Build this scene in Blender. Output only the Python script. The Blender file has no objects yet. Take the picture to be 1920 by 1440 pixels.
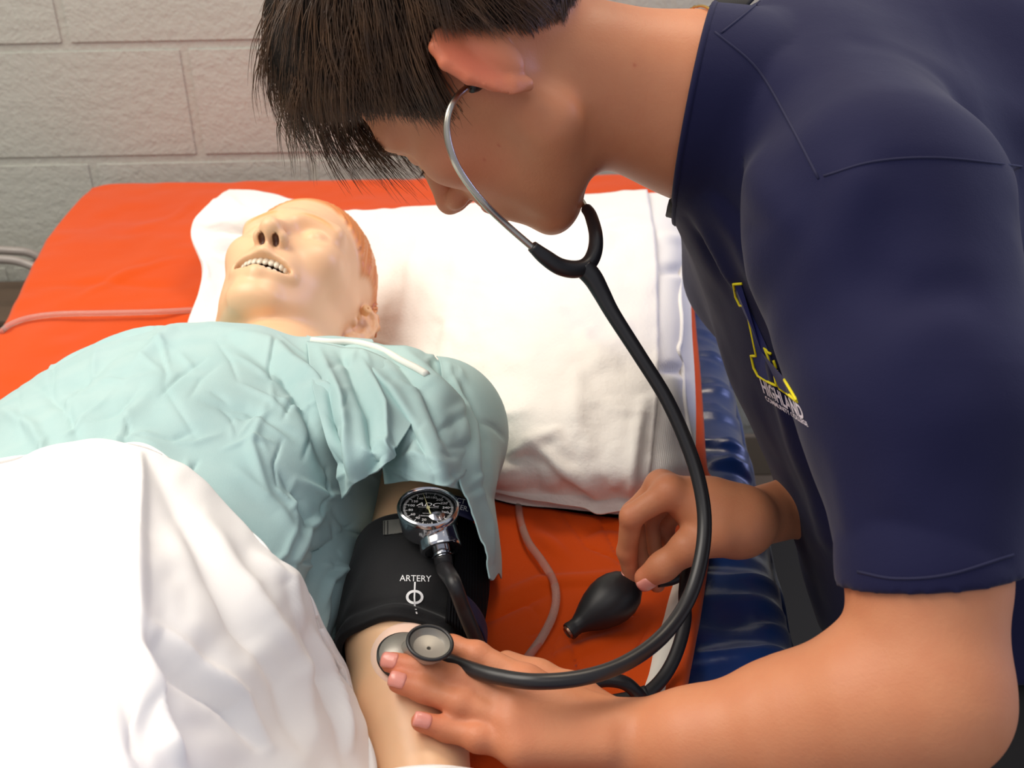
# A student checks a training manikin's blood pressure on an orange bed.
import bpy, bmesh, math, random
import numpy as np
from mathutils import Vector, Matrix
from mathutils.bvhtree import BVHTree

D = bpy.data
SC = bpy.context.scene
COL = SC.collection
random.seed(7)
rng = np.random.default_rng(7)

# ------------------------------------------------------------------ camera
FPX, CX, CY = 2000.0, 960.0, 720.0
PITCH, ROLL = math.radians(29.0), math.radians(1.1)
CAM = np.array((0.0, 0.0, 1.30))
_fwd = np.array((0.0, math.cos(PITCH), -math.sin(PITCH)))
_up0 = np.array((0.0, math.sin(PITCH), math.cos(PITCH)))
_rt0 = np.array((1.0, 0.0, 0.0))
RT = _rt0 * math.cos(ROLL) - _up0 * math.sin(ROLL)
UP = _up0 * math.cos(ROLL) + _rt0 * math.sin(ROLL)
DN = -UP
FW = _fwd
cam_data = D.cameras.new('camera')
cam = D.objects.new('camera', cam_data)
COL.objects.link(cam)
cam.matrix_world = Matrix(((RT[0], UP[0], -FW[0], CAM[0]), (RT[1], UP[1], -FW[1], CAM[1]),
                           (RT[2], UP[2], -FW[2], CAM[2]), (0, 0, 0, 1)))
cam_data.sensor_width = 36.0
cam_data.lens = 36.0 * FPX / 1920.0
cam_data.clip_start = 0.02
cam_data.dof.use_dof = True
cam_data.dof.focus_distance = 0.80
cam_data.dof.aperture_fstop = 11.0
SC.camera = cam

# ------------------------------------------------------------------ light
world = D.worlds.new('room_light')
SC.world = world
world.use_nodes = True
world.node_tree.nodes['Background'].inputs[0].default_value = (0.78, 0.80, 0.90, 1)
world.node_tree.nodes['Background'].inputs[1].default_value = 0.54

def area(name, loc, target, size, power, color, sy=None):
    l = D.lights.new(name, 'AREA')
    l.energy = power; l.color = color; l.size = size
    if sy: l.shape = 'RECTANGLE'; l.size_y = sy
    o = D.objects.new(name, l); COL.objects.link(o)
    o.location = loc
    o.rotation_euler = (Vector(target) - Vector(loc)).to_track_quat('-Z', 'Y').to_euler()
    return o

# ceiling fixtures (warm), an added fill lamp behind the camera and a cool window far at the right, all outside the frame
area('ceiling_or_fill_light', (-1.15, 0.85, 2.50), (-0.35, 0.80, 0.7), 1.6, 43, (1.0, 0.92, 0.81), 1.3)
area('ceiling_or_fill_light', (0.40, 1.45, 2.60), (0.15, 0.8, 1.0), 0.6, 13, (1.0, 0.84, 0.64), 0.6)
area('ceiling_or_fill_light', (0.1, -0.55, 2.55), (-0.1, 0.8, 0.8), 1.2, 4, (1.0, 0.92, 0.82), 0.6)  # soft fill added to brighten face and near side, not a fixture
area('window_light', (2.3, 1.7, 1.75), (-0.1, 1.0, 0.85), 0.8, 20, (0.42, 0.48, 1.0), 0.9)
SC.view_settings.view_transform = 'Standard'
SC.view_settings.look = 'None'
SC.view_settings.exposure = 0.0
SC.view_settings.gamma = 1.0
SC.view_settings.use_curve_mapping = False

# ------------------------------------------------------------------ helpers
def at(px, py, z):
    """world point seen at photo pixel (px, py) at depth z along the view axis"""
    return CAM + z * (RT * ((px - CX) / FPX) + DN * ((py - CY) / FPX) + FW)

def onz(px, py, h):
    """world point where the ray of a pixel meets the level plane z = h"""
    d = RT * ((px - CX) / FPX) + DN * ((py - CY) / FPX) + FW
    return CAM + d * ((h - CAM[2]) / d[2])

def proj(P):
    q = np.asarray(P) - CAM
    z = q @ FW
    return np.stack([CX + FPX * (q @ RT) / z, CY + FPX * (q @ DN) / z], -1), z

def camdir(r, d, f):
    v = RT * r + DN * d + FW * f
    return v / np.linalg.norm(v)

def V(*a): return np.array(a, float)

def lin(r, g, b):
    f = lambda c: (c / 255 / 12.92) if c / 255 <= 0.04045 else ((c / 255 + 0.055) / 1.055) ** 2.4
    return (f(r), f(g), f(b), 1.0)

def link(o, parent=None):
    COL.objects.link(o)
    if parent is not None: o.parent = parent
    return o

def mesh_obj(name, verts, faces, material=None, parent=None, smooth=True, uv=None):
    me = D.meshes.new(name)
    verts = np.asarray(verts, float)
    me.from_pydata(verts.tolist() if len(verts) < 200 else list(map(tuple, verts)), [], [tuple(f) for f in faces])
    me.validate(); me.update()
    if smooth: me.polygons.foreach_set('use_smooth', np.ones(len(me.polygons), bool))
    o = D.objects.new(name, me)
    if material: me.materials.append(material)
    return link(o, parent)

def quads_obj(name, verts, quads, material=None, parent=None, smooth=True, colors=None):
    """fast path for big quad meshes"""
    me = D.meshes.new(name)
    n, m = len(verts), len(quads)
    me.vertices.add(n); me.vertices.foreach_set('co', np.asarray(verts, np.float32).ravel())
    me.loops.add(m * 4); me.loops.foreach_set('vertex_index', np.asarray(quads, np.int32).ravel())
    me.polygons.add(m)
    me.polygons.foreach_set('loop_start', np.arange(0, m * 4, 4, dtype=np.int32))
    me.update(calc_edges=True)
    me.validate()
    if smooth: me.polygons.foreach_set('use_smooth', np.ones(len(me.polygons), bool))
    if colors is not None:
        a = me.color_attributes.new('Col', 'FLOAT_COLOR', 'POINT')
        c = np.ones((n, 4), np.float32); c[:, :3] = colors
        a.data.foreach_set('color', c.ravel())
    if material: me.materials.append(material)
    o = D.objects.new(name, me)
    return link(o, parent)

def bm_obj(name, bm, material=None, parent=None, smooth=False):
    me = D.meshes.new(name)
    bm.normal_update(); bm.to_mesh(me); bm.free()
    if smooth: me.polygons.foreach_set('use_smooth', np.ones(len(me.polygons), bool))
    if material: me.materials.append(material)
    return link(D.objects.new(name, me), parent)

def tag(o, label=None, cat=None, group=None, kind=None):
    if label: o['label'] = label
    if cat: o['category'] = cat
    if group: o['group'] = group
    if kind: o['kind'] = kind
    return o

def empty(name, loc, label=None, cat=None, group=None):
    o = D.objects.new(name, None); COL.objects.link(o)
    o.empty_display_size = 0.05
    o.location = loc
    return tag(o, label, cat, group)

def keep(o, parent):
    """parent without moving"""
    o.parent = parent
    o.matrix_parent_inverse = Matrix.Translation(parent.location).inverted()
    return o

def add_mod_subsurf(o, n=1):
    m = o.modifiers.new('subdivision', 'SUBSURF'); m.levels = n; m.render_levels = n
    return o

def add_solid(o, t, off=-1):
    m = o.modifiers.new('solidify', 'SOLIDIFY'); m.thickness = t; m.offset = off
    return o

def bevel_box(size, b=0.004, seg=2):
    bm = bmesh.new()
    bmesh.ops.create_cube(bm, size=1)
    bmesh.ops.scale(bm, vec=size, verts=bm.verts)
    bmesh.ops.bevel(bm, geom=bm.edges[:], offset=b, segments=seg, affect='EDGES', profile=0.6)
    return bm

def catmull(pts, n):
    """n samples per span through the points (m, k)"""
    P = np.asarray(pts, float)
    P = np.vstack([2 * P[0] - P[1], P, 2 * P[-1] - P[-2]])
    out = []
    t = np.linspace(0, 1, n, endpoint=False)[:, None]
    for i in range(1, len(P) - 2):
        a, b, c, d = P[i - 1], P[i], P[i + 1], P[i + 2]
        out.append(0.5 * (2 * b + (c - a) * t + (2 * a - 5 * b + 4 * c - d) * t ** 2 + (3 * b - a - 3 * c + d) * t ** 3))
    out.append(P[-2][None])
    return np.vstack(out)

def tube_mesh(path, radii, seg=14, cap=True):
    """swept tube; path (n,3), radii scalar or (n,)"""
    path = np.asarray(path, float); n = len(path)
    radii = np.broadcast_to(np.asarray(radii, float), (n,))
    T = np.gradient(path, axis=0); T /= np.linalg.norm(T, axis=1)[:, None] + 1e-12
    a = np.array((0, 0, 1.0)) if abs(T[0][2]) < 0.9 else np.array((1.0, 0, 0))
    N = np.cross(T[0], a); N /= np.linalg.norm(N)
    vs = []
    ang = np.linspace(0, 2 * math.pi, seg, endpoint=False)
    for i in range(n):
        N = N - T[i] * (N @ T[i]); N /= np.linalg.norm(N)
        B = np.cross(T[i], N)
        vs.append(path[i] + radii[i] * (np.cos(ang)[:, None] * N + np.sin(ang)[:, None] * B))
    vs = np.vstack(vs)
    fs = []
    for i in range(n - 1):
        for j in range(seg):
            k = (j + 1) % seg
            fs.append((i * seg + j, i * seg + k, (i + 1) * seg + k, (i + 1) * seg + j))
    if cap:
        fs.append(tuple(range(seg - 1, -1, -1)))
        fs.append(tuple((n - 1) * seg + j for j in range(seg)))
    return vs, fs

def tube(name, pts, r, material, parent=None, seg=14, n=8, cap=True):
    P = catmull(pts, n)
    rr = r if np.isscalar(r) else catmull(np.asarray(r, float)[:, None], n)[:, 0]
    vs, fs = tube_mesh(P, rr, seg, cap)
    return mesh_obj(name, vs, fs, material, parent)

def basis(axis, ref=(0, 0, 1)):
    """right handed frame whose z is axis, x as near to ref as can be"""
    z = np.asarray(axis, float); z = z / np.linalg.norm(z)
    x = np.asarray(ref, float); x = x - z * (x @ z); x = x / np.linalg.norm(x)
    return np.stack([x, np.cross(z, x), z], 1)

def lathe(name, profile, origin, R, material, parent=None, seg=40, smooth=True):
    """profile [(r, h), ...] turned about R's third column"""
    origin = np.asarray(origin, float)
    ang = np.linspace(0, 2 * math.pi, seg, endpoint=False)
    vs, fs = [], []
    for r, h in profile:
        loc = np.stack([np.cos(ang) * r, np.sin(ang) * r, np.full(seg, h)], 1)
        vs.append(loc @ R.T + origin)
    m = len(profile)
    for i in range(m - 1):
        for j in range(seg):
            k = (j + 1) % seg
            fs.append((i * seg + j, i * seg + k, (i + 1) * seg + k, (i + 1) * seg + j))
    fs.append(tuple(range(seg - 1, -1, -1)))
    fs.append(tuple((m - 1) * seg + j for j in range(seg)))
    o = mesh_obj(name, np.vstack(vs), fs, material, parent, smooth)
    if smooth:
        bm = bmesh.new(); bm.from_mesh(o.data)
        for e in bm.edges:
            if len(e.link_faces) == 2 and e.calc_face_angle(0) > 0.6: e.smooth = False
        bm.to_mesh(o.data); bm.free()
    return o

def surf(ctrl, nu, nv):
    """Catmull-Rom surface through a grid of control points (m, n, 3) -> (U, V, 3)"""
    C = np.asarray(ctrl, float)
    m, n, _ = C.shape
    A = catmull(C.reshape(m, -1), nu).reshape(-1, n, 3)
    B = catmull(A.transpose(1, 0, 2).reshape(n, -1), nv).reshape(-1, A.shape[0], 3)
    return B.transpose(1, 0, 2)

def grid_quads(U, Vn, closed=False):
    i, j = np.meshgrid(np.arange(U - 1), np.arange(Vn if closed else Vn - 1), indexing='ij')
    jn = (j + 1) % Vn
    return np.stack([i * Vn + j, (i + 1) * Vn + j, (i + 1) * Vn + jn, i * Vn + jn], -1).reshape(-1, 4)

def grid_normals(G):
    gu = np.gradient(G, axis=0); gv = np.gradient(G, axis=1)
    n = np.cross(gu, gv)
    return n / (np.linalg.norm(n, axis=-1, keepdims=True) + 1e-12)

def seg_dist(Q, a, b):
    """distance of 2-D points to a segment and the parameter along it"""
    a = np.asarray(a, float); b = np.asarray(b, float)
    ab = b - a
    t = np.clip(((Q - a) @ ab) / (ab @ ab), 0, 1)
    return np.linalg.norm(Q - a - t[..., None] * ab, axis=-1), t

def ridge(Q, pts, width, amp, sharp=1.0, taper=True):
    """a fold along a polyline: height over 2-D points Q"""
    best = np.full(Q.shape[:-1], 1e9); tt = np.zeros(Q.shape[:-1])
    n = len(pts) - 1
    for i in range(n):
        d, t = seg_dist(Q, pts[i], pts[i + 1])
        m = d < best
        best = np.where(m, d, best); tt = np.where(m, (i + t) / n, tt)
    e = np.exp(-(best / width) ** (2 / sharp))
    if taper: e = e * np.sin(np.clip(tt, 0.0, 1) * math.pi * 0.86 + 0.2)
    return amp * e

def _hash(ix, iy, s):
    h = (ix * 374761393 + iy * 668265263 + s * 1442695041) & 0x7fffffff
    h = (h ^ (h >> 13)) * 1274126177 & 0x7fffffff
    return ((h ^ (h >> 16)) & 0xffff) / 65535.0

def noise2(Q, scale, seed=0):
    q = np.asarray(Q) * scale
    i = np.floor(q).astype(np.int64); f = q - i
    f = f * f * (3 - 2 * f)
    a = _hash(i[..., 0], i[..., 1], seed); b = _hash(i[..., 0] + 1, i[..., 1], seed)
    c = _hash(i[..., 0], i[..., 1] + 1, seed); d = _hash(i[..., 0] + 1, i[..., 1] + 1, seed)
    return (a * (1 - f[..., 0]) + b * f[..., 0]) * (1 - f[..., 1]) + (c * (1 - f[..., 0]) + d * f[..., 0]) * f[..., 1] - 0.5

def crumple(Q, n, box, lmin, lmax, wmin, wmax, amp, seed=1):
    """many short creases, as in stiff disposable cloth"""
    r = np.random.default_rng(seed)
    h = np.zeros(Q.shape[:-1])
    for _ in range(n):
        c = V(r.uniform(box[0], box[2]), r.uniform(box[1], box[3]))
        th = r.uniform(0, math.pi); L = r.uniform(lmin, lmax) / 2
        d = V(math.cos(th), math.sin(th)) * L
        bend = V(-math.sin(th), math.cos(th)) * L * r.uniform(-0.3, 0.3)
        h += ridge(Q, [c - d, c + bend, c + d], r.uniform(wmin, wmax), amp * r.uniform(0.4, 1) * r.choice([-1, 1]), 1.5)
    return h

# ------------------------------------------------------------------ materials
def mat(name, color, rough=0.6, metal=0.0, bump=None, noise_col=None, spec=0.5, sss=0.0, sheen=0.0, attr=False, coat=0.0,
        sss_radius=(1, 0.35, 0.2), sss_scale=0.006):
    m = D.materials.new(name); m.use_nodes = True
    nt = m.node_tree; N = nt.nodes; L = nt.links
    b = N['Principled BSDF']
    b.inputs['Base Color'].default_value = color
    b.inputs['Roughness'].default_value = rough
    b.inputs['Metallic'].default_value = metal
    b.inputs['Specular IOR Level'].default_value = spec
    if sheen:
        b.inputs['Sheen Weight'].default_value = sheen
    if coat:
        b.inputs['Coat Weight'].default_value = coat; b.inputs['Coat Roughness'].default_value = 0.15
    if sss:
        b.inputs['Subsurface Weight'].default_value = sss
        b.inputs['Subsurface Radius'].default_value = sss_radius
        b.inputs['Subsurface Scale'].default_value = sss_scale
    tc = N.new('ShaderNodeTexCoord')
    src = None
    if attr:
        a = N.new('ShaderNodeAttribute'); a.attribute_name = 'Col'
        src = a.outputs['Color']
    if noise_col:
        sc_, amt, c2 = noise_col
        nz = N.new('ShaderNodeTexNoise'); nz.inputs['Scale'].default_value = sc_; nz.inputs['Detail'].default_value = 4
        L.new(tc.outputs['Object'], nz.inputs['Vector'])
        rp = N.new('ShaderNodeMapRange'); rp.inputs['From Min'].default_value = 0.35; rp.inputs['From Max'].default_value = 0.65
        rp.inputs['To Max'].default_value = amt
        L.new(nz.outputs['Fac'], rp.inputs['Value'])
        mx = N.new('ShaderNodeMix'); mx.data_type = 'RGBA'
        mx.inputs['A'].default_value = color; mx.inputs['B'].default_value = c2
        if src is not None: L.new(src, mx.inputs['A'])
        L.new(rp.outputs['Result'], mx.inputs['Factor'])
        src = mx.outputs['Result']
    if src is not None: L.new(src, b.inputs['Base Color'])
    if bump:
        prev = None
        for (kind, sc_, strength, dist) in bump:
            if kind == 'noise':
                t = N.new('ShaderNodeTexNoise'); t.inputs['Detail'].default_value = 5; out = 'Fac'
                t.inputs['Scale'].default_value = sc_; L.new(tc.outputs['Object'], t.inputs['Vector'])
                h = t.outputs['Fac']
            elif kind == 'voro':
                t = N.new('ShaderNodeTexVoronoi'); t.inputs['Scale'].default_value = sc_
                L.new(tc.outputs['Object'], t.inputs['Vector']); h = t.outputs['Distance']
            else:                                   # weave / wave in x, y or z
                t = N.new('ShaderNodeTexWave'); t.bands_direction = kind[-1].upper(); t.inputs['Scale'].default_value = sc_
                t.inputs['Distortion'].default_value = 0.6
                L.new(tc.outputs['Object'], t.inputs['Vector']); h = t.outputs['Fac']
            bp = N.new('ShaderNodeBump'); bp.inputs['Strength'].default_value = strength; bp.inputs['Distance'].default_value = dist
            L.new(h, bp.inputs['Height'])
            if prev is not None: L.new(prev, bp.inputs['Normal'])
            prev = bp.outputs['Normal']
        L.new(prev, b.inputs['Normal'])
    return m

def text_mesh(s, size, align='CENTER', extrude=0.0, bold=0.0):
    """letters as plain (verts, faces) about the origin"""
    cu = D.curves.new('lettering', 'FONT'); cu.body = s; cu.size = size; cu.align_x = align; cu.align_y = 'CENTER'
    cu.resolution_u = 3; cu.extrude = extrude; cu.offset = bold
    o = D.objects.new('lettering', cu); COL.objects.link(o)
    dg = bpy.context.evaluated_depsgraph_get(); dg.update()
    me = D.meshes.new_from_object(o.evaluated_get(dg))
    v = np.array([tuple(x.co) for x in me.vertices]); f = [tuple(p.vertices) for p in me.polygons]
    D.objects.remove(o); D.curves.remove(cu); D.meshes.remove(me)
    return v, f
# ------------------------------------------------------------------ smooth solids (bodies, shirt): distance field -> one continuous quad mesh
class Prim:
    def __init__(s, fn, c, r, k, sub=False):
        s.fn, s.c, s.r, s.k, s.sub = fn, np.asarray(c, float), r, k, sub

def RC(a, b, ra, rb, k=0.01, sub=False):
    a = np.asarray(a, float); b = np.asarray(b, float); ab = b - a; L2 = max(ab @ ab, 1e-12)
    def fn(p):
        q = p - a
        h = np.clip(q @ ab / L2, 0, 1)
        q = q - h[:, None] * ab
        return np.sqrt(np.einsum('ij,ij->i', q, q)) - (ra + (rb - ra) * h)
    return Prim(fn, (a + b) / 2, math.sqrt(L2) / 2 + max(ra, rb), k, sub)

def EL(c, r, k=0.01, R=None, sub=False):
    c = np.asarray(c, float); r = np.asarray(r, float)
    def fn(p):
        q = p - c
        if R is not None: q = q @ R
        q1 = q / r
        k0 = np.sqrt(np.einsum('ij,ij->i', q1, q1)); q2 = q1 / r
        k1 = np.sqrt(np.einsum('ij,ij->i', q2, q2))
        return k0 * (k0 - 1) / (k1 + 1e-9)
    return Prim(fn, c, float(max(r)), k, sub)

def CH(pts, rad, k=0.006, sub=False):
    return [RC(pts[i], pts[i + 1], rad[i], rad[i + 1], k, sub) for i in range(len(pts) - 1)]

def rot(ax, deg):
    return np.array(Matrix.Rotation(math.radians(deg), 3, ax))

class Group:
    """prims in a local frame: world = t + s * R @ local"""
    def __init__(s, prims, R=None, t=(0, 0, 0), sc=1.0, post=None, k=0.02):
        s.prims, s.R, s.t, s.sc, s.post, s.k = prims, (np.eye(3) if R is None else R), np.asarray(t, float), sc, post, k
    def local(s, P): return (P - s.t) @ s.R / s.sc
    def world(s, P): return s.t + s.sc * (np.asarray(P) @ s.R.T)
    def active(s, c, hd):
        cl = (c - s.t) @ s.R / s.sc; h = hd / s.sc
        return [p for p in s.prims if np.linalg.norm(p.c - cl) < p.r + h + p.k + 0.012]
    def eval(s, P, prims=None):
        q = s.local(P)
        d = np.full(len(q), 0.2)
        for p in (s.prims if prims is None else prims):
            e = p.fn(q)
            if p.sub:
                e = -e; h = np.maximum(p.k - np.abs(d - e), 0) / p.k
                d = np.maximum(d, e) + h * h * p.k * 0.25
            else:
                h = np.maximum(p.k - np.abs(d - e), 0) / p.k
                d = np.minimum(d, e) - h * h * p.k * 0.25
        if s.post is not None: d = s.post(q, d)
        return d * s.sc

def polygonise(groups, vox, B=28, final=None, clip=None):
    """naive surface nets over sparse blocks; returns verts, quads"""
    S = B * vox
    blocks = set()
    for g in groups:
        for p in g.prims:
            if p.sub: continue
            c = g.world(p.c); r = p.r * g.sc + 0.012
            lo = np.floor((c - r) / S).astype(int); hi = np.floor((c + r) / S).astype(int)
            for i in range(lo[0], hi[0] + 1):
                for j in range(lo[1], hi[1] + 1):
                    for k in range(lo[2], hi[2] + 1): blocks.add((i, j, k))
    ax = np.arange(B + 1)
    gi, gj, gk = np.meshgrid(ax, ax, ax, indexing='ij')
    base = np.stack([gi, gj, gk], -1).reshape(-1, 3)
    OFF = 1 << 20
    def key(c): return ((c[:, 0] + OFF // 2) * OFF + (c[:, 1] + OFF // 2)) * OFF + (c[:, 2] + OFF // 2)
    corners = np.array([(a, b, c) for a in (0, 1) for b in (0, 1) for c in (0, 1)])
    edges = [(a, b) for a in range(8) for b in range(a + 1, 8) if np.abs(corners[a] - corners[b]).sum() == 1]
    allk, allv, alle = [], [], []
    hd = S * 0.87
    for b in sorted(blocks):
        o = np.array(b) * B
        cen = (o + B / 2) * vox
        if clip is not None and clip(cen, hd): continue
        acts = [(g, g.active(cen, hd)) for g in groups]
        acts = [(g, a) for g, a in acts if any(not p.sub for p in a)]
        if not acts: continue
        # coarse test
        P = (base + o) * vox
        cs = base[(base % 7 == 0).all(1)] if B % 7 == 0 else base
        def ev(P):
            d = None
            for g, a in acts:
                e = g.eval(P, a)
                if d is None: d = e
                else:
                    h = np.maximum(g.k - np.abs(d - e), 0) / g.k
                    d = np.minimum(d, e) - h * h * g.k * 0.25
            if final is not None: d = final(P, d)
            return d
        dc = ev((cs + o) * vox)
        lim = 7 * vox * 1.5
        if dc.min() > lim or dc.max() < -lim: continue
        F = ev(P).reshape(B + 1, B + 1, B + 1)
        neg = F < 0
        if neg.all() or not neg.any(): continue
        cnt = sum(neg[a:B + a, bb:B + bb, c:B + c].astype(np.int8) for a, bb, c in corners)
        cell = np.argwhere((cnt > 0) & (cnt < 8))
        if len(cell):
            val = np.stack([F[cell[:, 0] + c[0], cell[:, 1] + c[1], cell[:, 2] + c[2]] for c in corners], 1)
            acc = np.zeros((len(cell), 3)); num = np.zeros(len(cell))
            for a, bb in edges:
                m = (val[:, a] < 0) != (val[:, bb] < 0)
                t = np.where(m, val[:, a] / (val[:, a] - val[:, bb] + 1e-15), 0)
                acc += np.where(m[:, None], corners[a] + t[:, None] * (corners[bb] - corners[a]), 0); num += m
            allv.append((cell + o + acc / num[:, None]) * vox); allk.append(key(cell + o))
        for d in range(3):
            sl0 = [slice(0, B)] * 3; sl1 = [slice(0, B)] * 3; sl1[d] = slice(1, B + 1)
            a = neg[tuple(sl0)]; c = neg[tuple(sl1)]
            e = np.argwhere(a != c)
            if len(e):
                alle.append(np.column_stack([e + o, np.full(len(e), d), a[e[:, 0], e[:, 1], e[:, 2]]]))
    K = np.concatenate(allk); Vv = np.concatenate(allv); E = np.concatenate(alle)
    order = np.argsort(K); K = K[order]; Vv = Vv[order]
    quads = []
    for d in range(3):
        e = E[E[:, 3] == d]; a1, a2 = [(1, 2), (2, 0), (0, 1)][d]
        idx, ok = [], np.ones(len(e), bool)
        for (s1, s2) in ((1, 1), (0, 1), (0, 0), (1, 0)):
            c = e[:, :3].copy(); c[:, a1] -= s1; c[:, a2] -= s2
            kk = key(c); p = np.clip(np.searchsorted(K, kk), 0, len(K) - 1)
            ok &= K[p] == kk; idx.append(p)
        q = np.stack(idx, 1)
        flip = e[:, 4] == 0
        q[flip] = q[flip][:, ::-1]
        quads.append(q[ok])
    Q = np.concatenate(quads)
    return Vv, Q

def relax(Vv, Q, it=2, w=0.5):
    n = len(Vv)
    for _ in range(it):
        acc = np.zeros((n, 3)); num = np.zeros(n)
        for a, b in ((0, 1), (1, 2), (2, 3), (3, 0)):
            for i, j in ((a, b), (b, a)):
                for k in range(3): acc[:, k] += np.bincount(Q[:, i], Vv[Q[:, j], k], n)
                num += np.bincount(Q[:, i], minlength=n)
        Vv = Vv * (1 - w) + w * acc / np.maximum(num, 1)[:, None]
    return Vv

def falloff(d, r): return np.exp(-(d / r) ** 2)
def mixc(c, new, w): return c * (1 - w[:, None]) + np.asarray(new)[:3] * w[:, None]
# ------------------------------------------------------------------ the room
WALL_Y = 1.93
def ony(px, py, Y):
    d = RT * ((px - CX) / FPX) + DN * ((py - CY) / FPX) + FW
    return CAM + d * (Y / d[1])
M_wall = mat('painted_block', lin(181, 183, 174), 0.55, bump=[('noise', 45, 0.35, 0.006), ('noise', 170, 0.45, 0.003), ('voro', 60, 0.12, 0.004)],
             noise_col=(6, 0.35, lin(172, 174, 164)), spec=0.4)
M_floor = mat('floor_tile', lin(120, 108, 92), 0.5, noise_col=(9, 0.5, lin(96, 86, 74)), bump=[('noise', 60, 0.1, 0.002)])
M_base = mat('baseboard_vinyl', lin(128, 118, 102), 0.5)

bw, bh, jt = 0.4064, 0.2032, 0.009
zrow = ony(200, 300, WALL_Y)[2]            # one of the bed joints seen
xj = ony(360, 190, WALL_Y)[0]              # a head joint of the course above it
wall = mesh_obj('wall_back', *(lambda x0, x1, y0, y1, z0, z1: ([(x0, y0, z0), (x1, y0, z0), (x1, y1, z0), (x0, y1, z0), (x0, y0, z1), (x1, y0, z1), (x1, y1, z1), (x0, y1, z1)],
        [(0, 1, 5, 4), (1, 2, 6, 5), (2, 3, 7, 6), (3, 0, 4, 7), (4, 5, 6, 7), (3, 2, 1, 0)]))(-1.9, 2.3, WALL_Y + 0.0028, WALL_Y + 0.2, 0.0, 2.5), M_wall, None, False)
tag(wall, kind='structure')
bm = bmesh.new()
bmesh.ops.create_cube(bm, size=1); bmesh.ops.scale(bm, vec=(bw - jt, 0.05, bh - jt), verts=bm.verts)
bmesh.ops.bevel(bm, geom=[e for e in bm.edges if all(v.co.y < 0 for v in e.verts)], offset=0.004, segments=2, affect='EDGES')
blk = D.meshes.new('block'); bm.to_mesh(blk); bm.free(); blk.materials.append(M_wall)
blk.polygons.foreach_set('use_smooth', np.zeros(len(blk.polygons), bool))
r0 = -int(zrow / bh)
for r in range(r0, 9):
    zc = zrow + (r + 0.5) * bh
    if zc - bh / 2 < 0.0: continue
    off = xj if r % 2 == 0 else xj + bw / 2
    for c in range(-6, 7):
        xc = off + (c + 0.5) * bw
        if xc - bw / 2 < -1.9 or xc + bw / 2 > 2.3: continue
        o = D.objects.new('block', blk); link(o, wall)
        o.location = (xc, WALL_Y + 0.025 + random.uniform(-0.0004, 0.0004), zc)
        o.rotation_euler = (0, 0, random.uniform(-0.001, 0.001))
fl = mesh_obj('floor', [(-1.9, -0.6, -0.05), (2.3, -0.6, -0.05), (2.3, 2.13, -0.05), (-1.9, 2.13, -0.05), (-1.9, -0.6, 0), (2.3, -0.6, 0), (2.3, 2.13, 0), (-1.9, 2.13, 0)],
              [(0, 1, 5, 4), (1, 2, 6, 5), (2, 3, 7, 6), (3, 0, 4, 7), (4, 5, 6, 7), (3, 2, 1, 0)], M_floor, None, False)
tag(fl, kind='structure')
wl = bm_obj('wall_left', bevel_box((0.1, 2.73, 2.5), 0.002, 1), M_wall); wl.location = (-1.95, 0.565, 1.25); tag(wl, kind='structure')
bm = bevel_box((4.2, 0.014, 0.10), 0.004, 2)
bb = bm_obj('baseboard_back', bm, M_base); bb.location = (0.2, WALL_Y - 0.007, 0.05); tag(bb, kind='structure')

# brown ledge by the wall with two grey cables, left of the bed
M_ledge = mat('brown_ledge', lin(92, 76, 62), 0.5, noise_col=(12, 0.4, lin(80, 65, 52)))
M_grey = mat('grey_cable', lin(150, 143, 138), 0.35)
ledge = empty('wall_ledge', (-1.28, WALL_Y - 0.09, 0.0), 'low brown metal ledge cabinet along the wall left of the bed', 'cabinet')
keep((lambda o: (setattr(o, 'location', (-1.28, WALL_Y - 0.085, 0.24)), o)[1])(bm_obj('body', bevel_box((1.1, 0.16, 0.46), 0.006), M_ledge)), ledge)
keep((lambda o: (setattr(o, 'location', (-1.28, WALL_Y - 0.095, 0.477)), o)[1])(bm_obj('lid', bevel_box((1.12, 0.18, 0.014), 0.004), M_ledge)), ledge)
keep((lambda o: (setattr(o, 'location', (-1.28, WALL_Y - 0.085, 0.006)), o)[1])(bm_obj('plinth', bevel_box((1.06, 0.13, 0.02), 0.003), M_ledge)), ledge)
def cable(pts, lab):
    t = tube('cable', pts, 0.008, M_grey, None, 12, 8)
    tag(t, lab, 'cable', 'grey cables by the wall')
cable([ony(-160, 466, 1.875), ony(-60, 467, 1.875), ony(20, 470, 1.875), ony(60, 476, 1.88), ony(95, 500, 1.885), ony(110, 520, 1.89)], 'upper of the two grey cables at the wall left of the bed')
cable([ony(-160, 496, 1.80), ony(-60, 487, 1.80), ony(15, 487, 1.80), ony(50, 495, 1.80), ony(80, 508, 1.795), ony(110, 530, 1.79)], 'lower of the two grey cables at the wall left of the bed')

# black case on the floor, seen between the bed and the person's arm
M_blk = mat('black_plastic', lin(22, 22, 24), 0.5)
case = empty('equipment_case', (0.62, 1.42, 0.0), 'black equipment case on the floor right of the bed, mostly in shadow', 'case')
keep((lambda o: (setattr(o, 'location', (0.62, 1.36, 0.06)), o)[1])(bm_obj('body', bevel_box((0.62, 0.56, 0.12), 0.015, 3), M_blk)), case)
keep((lambda o: (setattr(o, 'location', (0.62, 1.36, 0.138)), o)[1])(bm_obj('lid', bevel_box((0.63, 0.57, 0.036), 0.012, 3), M_blk)), case)
hp = [V(0.52, 1.079, 0.1), V(0.52, 1.05, 0.1), V(0.55, 1.04, 0.1), V(0.69, 1.04, 0.1), V(0.72, 1.05, 0.1), V(0.72, 1.079, 0.1)]
keep(tube('handle', hp, 0.008, mat('grey_handle', lin(70, 70, 74), 0.4), None, 10, 6), case)
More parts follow.
